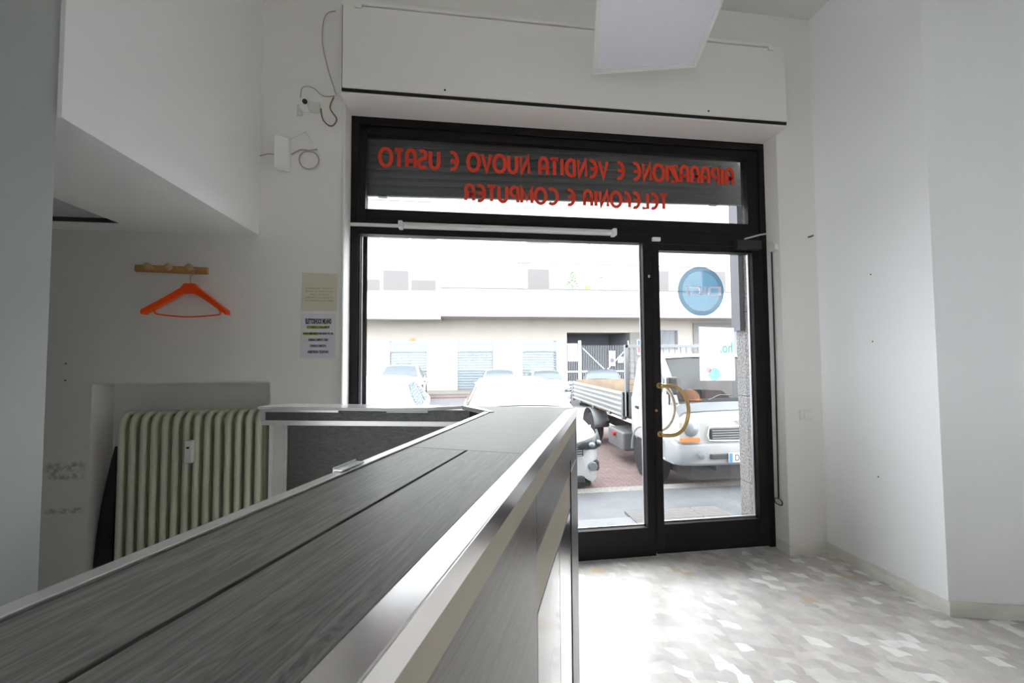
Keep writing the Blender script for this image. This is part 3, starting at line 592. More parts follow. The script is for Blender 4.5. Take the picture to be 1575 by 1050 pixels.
for y, z, lb in ((2.08, 1.841, 'upper'), (2.085, 1.429, 'middle'), (2.085, .612, 'lower')):
    o = MB().lathe([(.005, 0), (.004, -.003)], (2.4925, y, z), 'x', 10).build('wall_plug', brown); tag(o, f'tiny dark screw plug in the white right wall, {lb} one of three', 'wall plug')
for z, lb in ((1.327, 'upper'), (1.235, 'lower')):
    o = MB().lathe([(.005, 0), (.004, -.003)], (-2.15, WY, z), 'y', 10).build('wall_plug', brown); tag(o, f'tiny dark screw plug in the alcove wall above the scuffs, {lb} of two', 'wall plug')

# ------------------------------------------------------------ radiator
ra = empty('radiator', (-1.545, 2.495, 0), 0, 'old cream cast iron radiator with fourteen columns in the wall niche', 'radiator')
pitch = .0541; x0 = -1.868+1.545
def section_mesh():
    m = MB(); 
    m.tube([(0, -.058, .16), (0, -.058, .20), (0, -.058, .98), (0, -.050, 1.015), (0, -.030, 1.035), (0, .030, 1.035), (0, .050, 1.015), (0, .058, .98), (0, .058, .16), (0, .030, .14), (0, -.030, .14)], [.0172]*11, 12, True)
    m.tube([(0, 0, .15), (0, 0, 1.03)], .016, 10); m.box(-.011, .011, -.035, .07, .12, 1.02); return m
sec0 = section_mesh().build('section', rad_m, ra, smooth=True); sec0.location.x = x0
for i in range(1, 14):
    c = sec0.copy(); C.objects.link(c); c.parent = ra; c.location.x = x0+i*pitch
for z in (.20, .985): MB().tube([(x0-.012, 0, z), (x0+13*pitch+.012, 0, z)], .024, 14).build('header_pipe', rad_m, ra, smooth=True)
MB().lathe([(.03, 0), (.03, .02), (.02, .03)], (x0+13*pitch+.01, 0, .985), 'x', 14).build('end_plug', rad_m, ra, smooth=True)
for x in (x0, x0+13*pitch): MB().box(x-.018, x+.018, -.05, .05, 0, .15).build('foot', rad_m, ra, bevel=.004)
hm = MB().box(.022-.0, .057, -.105, -.078, .772, .895).build('heat_meter', white_pl, ra, bevel=.003); tag(hm, 'small white heat meter clipped to the front')
MB().box(.032, .046, -.1065, -.1045, .852, .862).build('meter_display', black_pl, hm)
m = MB(); rows = []
for i in range(13):
    t = i/12; xx2 = -2.012+.085*t**2.2; z = .02+.84*t
    rows.append([(xx2-.002, 2.462+.01*t, z), (xx2+.095*(1-t)**.9+.004, 2.475+.02*t, z), (xx2+.11*(1-t)**.9+.006, 2.53, z), (xx2, 2.54, z)])
m.grid(rows); o = m.build('rubber_sheet', black_pl, smooth=True, solid=.006); tag(o, 'black curved rubber sheet leaning left of the radiator in the niche', 'rubber sheet')

# ------------------------------------------------------------ the counter (local y runs along its length towards the door)
ZT = 1.15; ang = -math.atan2(.38181643, .92423818)
ct = empty('shop_counter', (.441, 1.478, 0), ang, 'grey wood laminate L-shaped shop counter with chrome edging running toward the door', 'counter')
inv = Matrix.Translation((.441, 1.478, 0)) @ Matrix.Rotation(ang, 4, 'Z'); inv = inv.inverted()
def lc(x, y): v = inv @ Vector((x, y, 0)); return (v.x, v.y)
NE = -2.6                                   # near end, behind the photographer
oL = lc(-.369, .372); oL2 = lc(.077, 1.416)
kx = (oL2[0]-oL[0])/(oL2[1]-oL[1])
def xl(y, off=0): return oL[0]+kx*(y-oL[1])+off
lpt = lc(-.353, .356); SW = .020
chromeW = .036
ySeam = lc(.135, .804)[1]
gx0 = lc(-.248, .283); gx1 = lc(.004, .841)
def gxx(y): t = (y-gx0[1])/(gx1[1]-gx0[1]); return gx0[0]+t*(gx1[0]-gx0[0])
# right chrome edge (top flat + lip)
A = lc(.447, 1.497); B_ = lc(.097, 1.42); CN = lc(.0, 1.605); F1 = lc(-.13, 1.572); F2 = lc(-.30, 1.588); F3 = lc(-.49, 1.638); F4 = lc(-.836, 1.737); BL = lc(-.75, 1.835)
BM = lc(.02, 1.620)
MB().prism([(-chromeW, NE), (0, NE), (0, .0), (-chromeW*.95, -.085)], ZT-.003, ZT+.001).build('chrome_edge_top', chrome, ct, bevel=.001)
MB().prism([(-.003, NE), (.0015, NE), (.0015, .001), (-.003, .001)], ZT-.028, ZT).build('chrome_edge_lip', chrome, ct)
# left alu edge
MB().prism([(xl(NE), NE), (xl(NE, SW), NE), (xl(B_[1]+.0, SW), B_[1]-.012), (xl(B_[1]), B_[1])], ZT-.030, ZT+.002).build('aluminium_edge', alu, ct, bevel=.001)
# planks
g = .003
MB().prism([(xl(NE, SW+.004), NE), (gxx(NE)-g, NE), (gxx(ySeam)-g, ySeam), (xl(ySeam, SW+.004), ySeam)], ZT-.012, ZT-.001).build('top_plank', wood_top, ct, bevel=.0008)
MB().prism([(gxx(NE)+g, NE), (-chromeW-.001, NE), (-chromeW-.001, ySeam), (gxx(ySeam)+g, ySeam)], ZT-.012, ZT-.001).build('top_plank', wood_top, ct, bevel=.0008)
bA = lc(.445, 1.49)
MB().prism([(xl(ySeam, SW+.004), ySeam+.001), (-chromeW-.001, ySeam+.001), (-chromeW*.95, -.086), (-.002, .0), A, BM, (xl(B_[1], SW+.003), B_[1]-.006)], ZT-.012, ZT-.001).build('top_plank', wood_far, ct, bevel=.0008)
# return wing top
ret = MB().prism([F4, F3, F2, F1, CN, BM, BL], ZT-.011, ZT+.001).build('return_top', mat('glare_white_laminate', (.55, .55, .56), .22, coat=.5), ct, bevel=.001)  # whitish base colour carries the grazing sky glare on the top
MB().prism([CN, B_, (B_[0]+.016, B_[1]+.008), (BM[0]+.012, BM[1]+.004)], ZT-.013, ZT+.002).build('aluminium_mitre', alu, ct)
# base boards and core under the top
MB().prism([(xl(NE, .006), NE), (-.006, NE), (-.006, -.005), (A[0]-.01, A[1]-.012), (BM[0], BM[1]-.015), (xl(B_[1], .008), B_[1]-.01)], ZT-.040, ZT-.0125).build('top_core', dark_gap, ct)
# right face: beige strip, dark laminate, lower panels, post
MB().box(-.010, -.003, NE, -.002, 1.076, ZT-.029).build('beige_side_strip', beige_m, ct)
MB().box(-.009, -.004, NE, -.762, 0, 1.076).build('side_panel', wood_side, ct)
MB().box(-.0095, -.004, -.760, -.030, .960, 1.076).build('side_panel', wood_side, ct)
MB().box(-.010, -.0045, -.760, -.200, .845, .960).build('beige_side_strip', beige_m, ct)
MB().box(-.010, -.0035, -.760, -.465, 0, .842).build('lower_panel', light_lam, ct)
MB().box(-.010, -.0030, -.462, -.205, 0, .842).build('mirror_panel', chrome, ct)
MB().box(-.010, -.001, -.203, .002, 0, .96).build('corner_post', satin, ct); MB().box(-.010, -.0015, -.028, .003, .96, 1.12).build('corner_post', satin, ct)
MB().box(-.0022, -.0008, -.2115, -.205, 0, 1.0).build('panel_gap', dark_gap, ct)
# carcass
MB().prism([(xl(NE, .03), NE), (-.011, NE), (-.011, -.03), (xl(-.1, .03), -.1)], 0, ZT-.041).build('carcass', wood_dark, ct)
# return wing: fascia, trims, body.  worked along its own front line
fa, fb = Vector(lc(-.820, 1.738)), Vector(lc(.03, 1.56)); fd = (fb-fa).normalized(); fn = Vector((-fd.y, fd.x))
def strip(a, c, off0, off1, z0, z1, name, m, bevel=0):
    p = fa+fd*a; q = fa+fd*c; pts = [p+fn*off0, q+fn*off0, q+fn*off1, p+fn*off1]
    return MB().prism([tuple(v) for v in pts], z0, z1).build(name, m, ct, bevel=bevel)
Lr = (fb-fa).length
strip(0, Lr, .006, .02, 1.092, 1.137, 'return_fascia', wood_dark); strip(-.004, Lr, 0, .022, 1.074, 1.094, 'return_trim', alu, .001)
strip(-.006, .014, -.001, .02, 1.09, 1.139, 'return_trim', alu, .001); strip(0, .33, -.004, .004, 1.128, 1.149, 'return_trim', alu, .001); strip(.53, .70, -.004, .004, 1.128, 1.146, 'return_trim', satin, .001)
strip(.045, .10, .008, .10, 0, 1.074, 'return_side_board', mat('white_board', (.60, .59, .57), .5)); strip(.10, .11, .004, .09, 0, 1.074, 'return_trim', alu); strip(.11, Lr-.02, .012, .09, 0, 1.074, 'return_panel', wood_dark)
# clear clip on the left edge
qx, qy = lc(-.203, .745)
m = MB(); m.box(-.012, .006, -.030, .030, -.001, .002); m.box(-.014, -.012, -.030, .030, -.006, .005); k = m.build('clear_plastic_catch', mat('clear_plastic', (.70, .72, .70), .15, coat=.5), ct, bevel=.001)
k.location = (qx+.004, qy, ZT+.004); k.rotation_euler.z = -math.atan(kx)

# ------------------------------------------------------------ outside: ground
GZ = -.42
sd = MB(); sd.poly([(-14, 3.0, -.1), (16, 3.0, -.1), (16.6, 4.62, -.28), (-14, 4.50, -.28), (-14, 3.0, -.6), (16, 3.0, -.6), (16.6, 4.62, -.6), (-14, 4.50, -.6)], [(0, 1, 2, 3), (4, 7, 6, 5), (0, 4, 5, 1), (1, 5, 6, 2), (2, 6, 7, 3), (3, 7, 4, 0)]); sd.build('sidewalk', asphalt, kind=S)
MB().box(-.72, 2.272, 2.98, 3.18, -.14, -.002).build('doorstep', asphalt, kind=S)
gr = MB().box(1.40, 2.25, 3.01, 3.30, -.02, .004).build('door_grate', grate_m); tag(gr, 'dark ribbed metal foot grate outside the glass door', 'grate')
MB().poly([(-14, 4.50, -.6), (16.6, 4.62, -.6), (16.6, 4.78, -.6), (-14, 4.66, -.6), (-14, 4.50, -.278), (16.6, 4.62, -.278), (16.6, 4.78, -.278), (-14, 4.66, -.278)], [(0, 3, 2, 1), (4, 5, 6, 7), (0, 1, 5, 4), (1, 2, 6, 5), (2, 3, 7, 6), (3, 0, 4, 7)]).build('kerb', kerbm, kind=S)
MB().box(-60, 60, -60, 60, -1.1, -.8).build('ground_plane', roadm, kind=S)
MB().box(-25, 30, 4.6, 11.2, GZ-.2, GZ).build('parking_paving', pavers, kind=S)
MB().box(-25, 30, 11.2, 17.6, GZ-.25, GZ-.06).build('road', roadm, kind=S)
MB().box(-25, 30, 17.6, 18.2, GZ-.2, GZ).build('far_parking_paving', pavers, kind=S); MB().box(-25, 30, 18.2, 20.05, GZ-.2, GZ+.09).build('far_sidewalk', kerbm, kind=S)

# ------------------------------------------------------------ outside: the building across the street
BY = 20.
bd = empty('apartment_building', (4, BY, GZ), 0, 'pale apartment building with long balcony and roller shutters across the street', 'building'); bm = inv = None
def bpart(name, m, a, parent=bd, bevel=0):
    o = MB().box(a[0]-4, a[1]-4, a[2]-BY, a[3]-BY, a[4]-GZ, a[5]-GZ).build(name, m, bd if parent is bd else parent, bevel=bevel); return o
bpart('upper_wall', fac, (-16, 24, BY, BY+8, 3.3, 10.0))
m = MB()
def wb(a, c2, z0, z1, y0=BY, y1=BY+.5): m.box(a-4, c2-4, y0-BY, y1-BY, z0-GZ, z1-GZ)
wb(-16, 5.48, 2.15, 3.3); wb(-16, -3.56, GZ, 2.15); wb(-1.76, -.22, GZ, 2.15); wb(1.56, 3.12, GZ, 2.15); wb(4.9, 5.48, GZ, 2.15)
wb(5.48, 8.95, 2.60, 3.3); wb(9.62, 10.63, GZ, 3.3); wb(10.63, 11.72, GZ, 1.64); wb(10.63, 11.72, 2.75, 3.3); wb(11.72, 24, GZ, 3.3); wb(8.95, 9.62, 2.62, 3.3)
m.build('ground_floor_wall', fac_low, bd)
bpart('grey_stone_pier', grey_stone, (8.95, 9.62, BY-.03, BY+.4, GZ, 2.62))
bpart('canopy', canopy_m, (-16, -1.0, BY-1.3, BY+.1, 3.14, 3.38)); bpart('canopy', canopy_m, (-1.0, 24, BY-1.4, BY+.1, 3.28, 3.62))
bpart('balcony_parapet', fac, (-1.0, 24, BY-1.4, BY-1.25, 3.62, 4.62))
bpart('balcony_coping', mat('coping_grey', (0.115, 0.115, 0.119), .7), (-1.0, 24, BY-1.44, BY-1.22, 4.62, 4.66)); bpart('floor_band', canopy_m, (2.5, 24, BY-.05, BY+.1, 6.24, 6.28)); bpart('floor_band', canopy_m, (-16, -1.3, BY-.06, BY+.1, 9.25, 9.36))
bpart('rain_pipe', greytrim, (2.97, 3.05, BY-.09, BY, 4.6, 10))
for x0_, x1_, z0_, z1_, kind_ in ((-5.6, -4.07, 4.70, 5.21, 'b'), (-3.88, -2.68, 4.72, 5.68, 'b'), (-2.52, -1.33, 4.74, 5.22, 'b'), (3.43, 4.53, 4.60, 5.91, 'b'), (6.81, 7.95, 4.60, 5.92, 'h'), (10.56, 11.22, 4.6, 5.96, 'b'), (13.3, 14.6, 4.3, 6.0, 'b'),
                                  (-5.6, -4.07, 7.32, 7.75, 'b'), (-3.88, -2.68, 7.32, 8.2, 'b'), (-2.52, -1.33, 7.32, 7.75, 'b'), (3.43, 4.53, 7.3, 8.5, 'b'), (6.81, 7.95, 7.3, 8.5, 'h')):
    fr = bpart('window_frame', mat('window_surround', (0.173, 0.169, 0.166), .7), (x0_-.05, x1_+.05, BY-.03, BY+.01, z0_-.05, z1_+.05))
    if kind_ == 'b': bpart('window_blind', blind_m, (x0_, x1_, BY-.04, BY-.03, z0_, z1_), fr)
    else:
        bpart('window_blind', mat('white_blind', (0.173, 0.173, 0.176), .6), (x0_, x1_, BY-.05, BY-.03, z1_-.35, z1_), fr); bpart('window_glass', mat('pale_curtained_glass', (0.302, 0.418, 0.432), .15), (x0_, (x0_+x1_)/2-.1, BY-.04, BY-.03, z0_, z1_-.35), fr); bpart('window_glass', MT['pale_curtained_glass'], ((x0_+x1_)/2+.1, x1_, BY-.04, BY-.03, z0_, z1_-.35), fr)
for x0_, x1_ in ((-3.56, -1.76), (-.22, 1.56), (3.12, 4.9)):
    s_ = MB(); zz = GZ+.12
    while zz < 1.60:
        s_.prism_x([(.10, zz-GZ), (.06, zz-GZ+.02), (.055, zz-GZ+.06), (.06, zz-GZ+.105), (.10, zz-GZ+.125)], x0_-4, x1_-4); zz += .13
    s_.build('roller_shutter', mat('pale_blue_shutter', (0.158, 0.187, 0.209), .5), bd)
    bpart('shop_sign_band', signblue, (x0_, x1_, BY+.02, BY+.1, 1.62, 2.12)); bpart('door_sill', kerbm, (x0_, x1_, BY+.0, BY+.2, GZ+.09, GZ+.13))
ol = bpart('wall_lantern', amber, (-2.55, -2.40, BY-.1, BY, 2.16, 2.30))
# passage and gate
m = MB(); m.box(5.48-4, 8.95-4, 3.0, 3.1, 0, 2.9-GZ); m.box(5.48-4, 5.5-4, .4, 3, 0, 2.7-GZ); m.box(8.93-4, 8.95-4, .4, 3, 0, 2.7-GZ); m.box(5.48-4, 8.95-4, .5, 3, 2.6-GZ, 2.7-GZ); m.build('passage', gate_dark, bd)
gt = empty('entrance_gate', (5.5, BY+.12, GZ), 0, 'tall grey barred entrance gate with white diagonal braces in the passage', 'gate')
for i in range(37):
    x = .04+i*.094
    MB().box(x-.012, x+.012, -.012, .012, .1, 2.35).build('bar', gate_bar, gt)
m = MB(); m.box(.62, .78, -.03, .03, .05, 2.6); m.box(3.38, 3.44, -.03, .03, .05, 2.6); m.box(0, 3.44, -.025, .025, .92, 1.0); m.box(0, 3.44, -.025, .025, .05, .12); m.build('frame', gate_w, gt)
for a, c2 in (((.85, 2.2), (2.1, 1.0)), ((3.35, 2.2), (2.15, 1.0))): MB().tube([(a[0], -.03, a[1]), (c2[0], -.03, c2[1])], .03, 8).build('diagonal_brace', gate_w, gt)
MB().box(.02, .6, .02, .04, 1.5, 2.45).build('glazed_panel', mat('pinkish_glazed_panel', (0.475, 0.418, 0.403), .4), gt)
o = MB().box(7.78, 8.14, BY+.03, BY+.06, .82, 1.62).build('warning_sign', plate_w); tag(o, 'white no-parking sign hung at the centre of the gate', 'sign')
r_ = MB(); r_.lathe([(.12, 0), (.12, -.006)], (7.96, BY+.03, 1.12), 'y', 24); r_.build('sign_ring', sign_red, o); disc('sign_disc', sign_blue, 7.96, 1.12, .085, BY+.02, o, .004); 
for x, lb in ((8.42, 'left'), (8.72, 'right')): o = MB().box(x-.13, x+.13, BY+.03, BY+.07, .98, 1.30).build('gate_notice', plate_w); tag(o, f'small white notice on the right half of the gate, {lb} of the pair', 'notice', 'paired white notices on the gate')
s3 = MB().box(9.32, 9.80, BY-.12, BY-.03, 1.40, 2.22).build('street_sign', plate_w); tag(s3, 'small blue and red sign on the grey stone pier beside the gate', 'sign')
MB().box(9.34, 9.78, BY-.125, BY-.119, 1.92, 2.18).build('blue_field', sign_blue, s3); MB().box(9.34, 9.78, BY-.125, BY-.119, 1.52, 1.82).build('red_field', sign_red, s3)
gw = bpart('barred_window', win_dark, (10.63, 11.72, BY+.2, BY+.25, 1.64, 2.75)); m = MB()
for i in range(13): m.box(10.68+i*.083-.012-4, 10.68+i*.083+.012-4, -.02, .0, 1.66-GZ, 2.73-GZ)
m.box(10.6-4, 11.75-4, -.02, .01, 1.62-GZ, 1.68-GZ); m.box(10.6-4, 11.75-4, -.02, .01, 2.72-GZ, 2.78-GZ); m.build('window_grille', gate_bar, gw)
o = MB().box(11.80, 12.08, BY-.03, BY, 2.06, 2.28).build('house_number', mat('number_plate_grey', (.40, .38, .38), .6)); tag(o, 'small house number plate right of the barred window', 'number plate')
bpart('stone_surround', grey_stone, (12.6, 16.5, BY-.06, BY, 2.75, 3.14)); bpart('stone_surround', grey_stone, (12.6, 12.95, BY-.06, BY, .4, 2.75)); bpart('shop_window', win_dark, (12.95, 16.3, BY-.03, BY, .6, 2.75))
# balcony plants
for (x, h, lb) in ((5.55, 1.25, 'tall green potted shrub on the balcony between two windows'), (6.3, .55, 'low yellowish plant on the balcony next to the tall shrub')):
    p = empty('potted_shrub', (x, BY-.9, 3.62), 0, lb, 'plant')
    MB().lathe([(.13, 0), (.17, .32), (.18, .34)], (0, 0, 0), 'z', 16).build('pot', fac_low, p)
    MB().tube([(0, 0, .3), (0, 0, .3+h)], .02, 6).build('stem', brown, p)
    m = MB(); rn = random.Random(int(h*10))
    for i in range(230):
        a = rn.uniform(0, 2*PI); z = .42+rn.random()*(h+.35); rad = .30*math.sin(PI*min(1, (z-.3)/(h+.6)))*rn.random()**.5; c_ = Vector((rad*math.cos(a), rad*math.sin(a), z))
        d = Vector((rn.uniform(-1, 1), rn.uniform(-1, 1), rn.uniform(-.3, 1))).normalized()*.07; e_ = d.cross(Vector((rn.random(), rn.random(), rn.random()))).normalized()*.03
        m.poly([c_-d, c_+e_, c_+d, c_-e_], [(0, 1, 2, 3)])
    m.build('foliage', leafm if h > 1 else mat('yellow_leaves', (.52, .48, .12), .6), p)

# ------------------------------------------------------------ outside: vehicles
def wheel(parent, x, y, z, r, wd, side, dual=False):
    o = MB().lathe([(r*.62, -wd/2), (r*.92, -wd/2), (r, -wd*.36), (r, wd*.36), (r*.92, wd/2), (r*.62, wd/2)], (0, 0, 0), 'x', 36).build('wheel', tyre, parent, smooth=True); o.location = (x, y, z)
    rm = MB(); s = side; rm.lathe([(r*.63, s*wd*.30), (r*.60, s*wd*.44), (r*.52, s*wd*.36), (r*.2, s*wd*.40), (r*.16, s*wd*.52), (.01, s*wd*.52)], (0, 0, 0), 'x', 32)
    rr = rm.build('rim', rim_m, o, smooth=True); h = MB()
    for k in range(8):
        a = 2*PI*k/8+.2; h.lathe([(r*.075, s*wd*.372), (r*.075, s*wd*.385)], (0, r*.38*math.cos(a), r*.38*math.sin(a)), 'x', 10)
    h.build('rim_holes', under, o); return o
lamp_dk = mat('headlight_housing_dark', (.035, .04, .045), .3, spec=.4)
def car(label, x, y, yaw, paint, L=4.3, Wd=1.78, H=1.48, hood=.24, roof0=.44, roof1=.78, tail=.97, zg=GZ, group=None, mirrors=True, glassm=None):
    """local frame: nose at y=0 facing -y, tail at +y"""
    root = empty('parked_car', (x, y, zg), yaw, label, 'car', group); hw = Wd/2; glz = glassm or car_glass
    st = [(.0, .32, .56, .70, .58, .60), (.006, .25, .68, .80, .70, .66), (.018, .21, .75, .88, .78, .70), (.035, .19, .80, .93, .83, .73), (.06, .18, .84, .965, .87, .76), (.10, .18, .87, .985, .905, .78), (.17, .18, .90, 1, .95, .80), (hood, .18, .93, 1, .985, .82),
          (.5*(hood+roof0), .18, .95, 1, .5*(.985+H*.985)+.02, .74), (roof0, .18, .95, 1, H*.985, .64), (.5*(roof0+roof1), .18, .96, 1, H, .64), (roof1, .18, .97, .99, H*.975, .62), (.5*(roof1+tail), .18, .98, .97, .5*(H*.975+1.02)+.04, .66), (tail, .22, .98, .93, 1.05, .72), (1., .32, .88, .84, .90, .68)]
    k = H/1.48; rows = []
    for u, zb, zs, w_, zr, wr in st:
        zb, zs = zb*k, zs*k
        if zr < 1.0 and not (hood < u < tail): zr *= k
        wa, wc = hw*w_, hw*wr; yy = u*L; zr = max(zr, zs+.005)
        cr = .035 if zr > zs+.1 else .03
        half = [(wa*.94, zb), (wa*.99, zb+.05), (wa, zb+(zs-zb)*.55), (wa*.985, zs-.04), (wa*.94, zs), (wc+.04, zr-.03 if zr > zs+.1 else zs+.3*(zr-zs)), (wc-.04, zr), (wc*.5, zr+cr*.7), (0, zr+cr)]
        rows.append([(p[0], yy, p[1]) for p in half]+[(-p[0], yy, p[1]) for p in half[-2::-1]])
    m = MB(); m.grid(rows); m.poly(rows[0], [tuple(range(len(rows[0])))]); m.poly(rows[-1], [tuple(range(len(rows[0])))]); body = m.build('body', paint, root, smooth=True)
    # panes laid just outside the body surface
    def pane_q(name, i0, i1, js, off, m_, t0=.08, t1=.92):
        r0, r1 = rows[i0], rows[i1]; g = []
        for t in [t0+(t1-t0)*q/6 for q in range(7)]:
            f = i0+(i1-i0)*t; a = int(min(math.floor(f), i1-1)); fr_ = f-a
            g.append([Vector(rows[a][j]).lerp(Vector(rows[a+1][j]), fr_)+Vector(off) for j in js])
        return MB().grid(g).build(name, m_, root, smooth=True)
    pane_q('windscreen', 7, 9, [6, 7, 8, 9, 10], (0, -.012, .012), glz, .14, .94)
    pane_q('rear_window', 11, 13, [6, 7, 8, 9, 10], (0, .012, .012), glz, .1, .85)
    for sgn, js in ((1, (4, 5)), (-1, (12, 11))):
        for a, c_ in ((8, 10), (10, 12)):
            g = []
            for q in range(7):
                f = a+.12+(c_-a-.24)*q/6; ii = int(f); fr_ = f-ii; p = Vector(rows[ii][js[0]]).lerp(Vector(rows[ii+1][js[0]]), fr_); r2 = Vector(rows[ii][js[1]]).lerp(Vector(rows[ii+1][js[1]]), fr_)
                g.append([p.lerp(r2, .08)+Vector((sgn*.008, 0, 0)), p.lerp(r2, .9)+Vector((sgn*.008, 0, .004))])
            MB().grid(g).build('side_window', glz, root, smooth=True)
        mr = (MB().ellipsoid((sgn*(hw+.10), (hood+.055)*L, .93*k), (.10, .06, .075)).build('side_mirror', paint, root, smooth=True)) if mirrors else None
        if mr: MB().box(*(sorted((sgn*(hw-.08), sgn*(hw+.06)))), (hood+.05)*L, (hood+.065)*L, .87*k, .90*k).build('mirror_arm', black_pl, mr)
        for yy in (.19, .80):
            wheel(root, sgn*(hw-.10), yy*L, .31, .31, .2, sgn)
            MB().lathe([(.345, -.10), (.345, .105)], (sgn*(hw-.10), yy*L, .32), 'x', 28).build('wheel_arch', under, root)
        # headlamp follows the rounded corner
        g = [[(sgn*hw*a, b_, c_*k) for a, b_, c_ in row] for row in (((.60, -.020, .68), (.60, .0, .755)), ((.72, -.012, .66), (.72, .02, .785)), ((.84, .015, .655), (.84, .07, .81)), ((.94, .085, .68), (.94, .19, .84)), ((.99, .25, .74), (.982, .36, .855)))]
        hlp = MB().grid(g).build('headlight', lamp_dk, root, smooth=True, solid=.03); MB().ellipsoid((sgn*hw*.80, .010, .715*k), (.045, .04, .036)).build('headlight_lens', lamp_gl, hlp, smooth=True); MB().ellipsoid((sgn*hw*.915, .075, .735*k), (.035, .05, .03)).build('headlight_lens', lamp_gl, hlp, smooth=True)
        MB().lathe([(.055, 0), (.055, -.02), (.05, -.03)], (sgn*hw*.82, .028, .43*k), 'y', 20).build('fog_light', lamp_gl, root, smooth=True); MB().box(*sorted((sgn*hw*.68, sgn*hw*.92)), .035, .14, .36*k, .50*k).build('fog_recess', under, root, bevel=.03)
    gm = MB(); 
    for i in range(5): gm.box(-hw*.66, hw*.66, -.020, .02, (.585+i*.03)*k, (.597+i*.03)*k)
    MB().box(-hw*.68, hw*.68, -.010, .05, .575*k, .735*k).build('grille', under, root, bevel=.01); gm.build('grille_bars', alu, root)
    MB().box(-hw*.70, hw*.70, -.004, .05, .22*k, .31*k).build('lower_intake', under, root, bevel=.015); MB().box(-.26, .26, -.03, -.012, .42*k, .52*k).build('number_plate', plate_w, root)
    MB().box(-hw*.8, hw*.8, .1, L*.95, .14, .25).build('underbody', under, root)
    return root
far_glass = mat('far_car_glass', (.055, .07, .08), .3, spec=.35)
car('white hatchback parked nose-in just outside, headlight beside the counter end', .86, 4.74, R(-1.5), car_white, L=4.3, Wd=1.84, H=1.38, roof0=.42, mirrors=False)
car('white car parked nose-in outside the left end of the shop window', -1.50, 4.80, R(1), car_white, L=4.3, Wd=1.86, H=1.42, roof0=.42, mirrors=False)
car('silver car parked across the street before the second shutter', 1.36, 13.6, R(-3), car_silver, L=3.9, Wd=1.55, H=1.30, zg=GZ-.06, glassm=far_glass)
car('small white car parked across the street before the third shutter', 3.2, 13.8, R(-5), car_white, L=3.9, Wd=1.55, H=1.25, zg=GZ-.06, glassm=far_glass)
car('dark grey car parked across the street before the entrance gate', 4.95, 13.4, R(-20), car_dark, L=4.0, Wd=1.68, H=1.26, zg=GZ-.06, glassm=far_glass)
car('white car parked across the street before the first shutter at left', -2.25, 13.8, R(3), car_white, L=4.3, Wd=1.80, H=1.52, zg=GZ-.06, glassm=far_glass)

# dropside truck, nose at y=4.5, its right side at x=2.6
tk = empty('dropside_truck', (3.46, 5.5, GZ), 0, 'white dropside light truck parked nose-in behind the glass door', 'truck')
def T(m, name, mt, smooth=False, bevel=0, parent=None, solid=0): return m.build(name, mt, parent or tk, smooth=smooth, bevel=bevel, solid=solid)
hw = .84
cabr = []   # rows along y: (y, z_bottom, z_belt, z_top, w_belt, w_top)
for yy, zb, zbelt, zt, wb_, wt in ((-.97, .62, .85, .93, .74, .70), (-.955, .55, .88, .98, .79, .74), (-.90, .50, .94, 1.05, .825, .77), (-.80, .50, 1.03, 1.15, .835, .76), (-.55, .50, 1.10, 1.52, .84, .72), (-.36, .50, 1.13, 1.735, .84, .70), (-.15, .50, 1.14, 1.775, .84, .70), (.32, .50, 1.15, 1.78, .84, .70), (.36, .52, 1.14, 1.75, .83, .69)):
    half = [(wb_*.97, zb), (wb_, zb+.1), (wb_, zbelt-.02), (wb_*.985, zbelt), (wt+.02, zt-.05), (wt-.05, zt), (wt*.5, zt+.015), (0, zt+.02)]
    cabr.append([(p[0], yy, p[1]) for p in half]+[(-p[0], yy, p[1]) for p in half[-2::-1]])
m = MB(); m.grid(cabr[:4]); m.grid(cabr[5:]); m.grid([q[:6] for q in cabr[3:6]]); m.grid([q[9:] for q in cabr[3:6]]); m.poly(cabr[0], [tuple(range(15))]); m.poly(cabr[-1], [tuple(range(15))]); T(m, 'cab', truck_w, True)
def cabp(f, j):
    a = int(f); a = min(a, 7); return Vector(cabr[a][j]).lerp(Vector(cabr[a+1][j]), f-a)
g = [[cabp(f, j)+Vector((0, -.015, .012)) for j in (5, 6, 7, 8, 9)] for f in (3.1, 3.5, 4, 4.4, 4.85)]; ws = T(MB().grid(g), 'windscreen', glass('truck_windscreen_glass', (.62, .68, .70)), True)
g = [[cabp(f, j)+Vector((0, -.006, .004)) for j in (4, 5, 6, 7, 8, 9, 10)] for f in (3.02, 3.5, 4, 4.5, 4.95)]; pass
g = [[cabp(f, j)+Vector((0, -.02, .006)) for j in (4, 5, 6, 7, 8, 9, 10)] for f in (2.05, 2.5, 2.98)]; T(MB().grid(g), 'cowl_panel', mat('cowl_grey', (.10, .11, .12), .5), True)
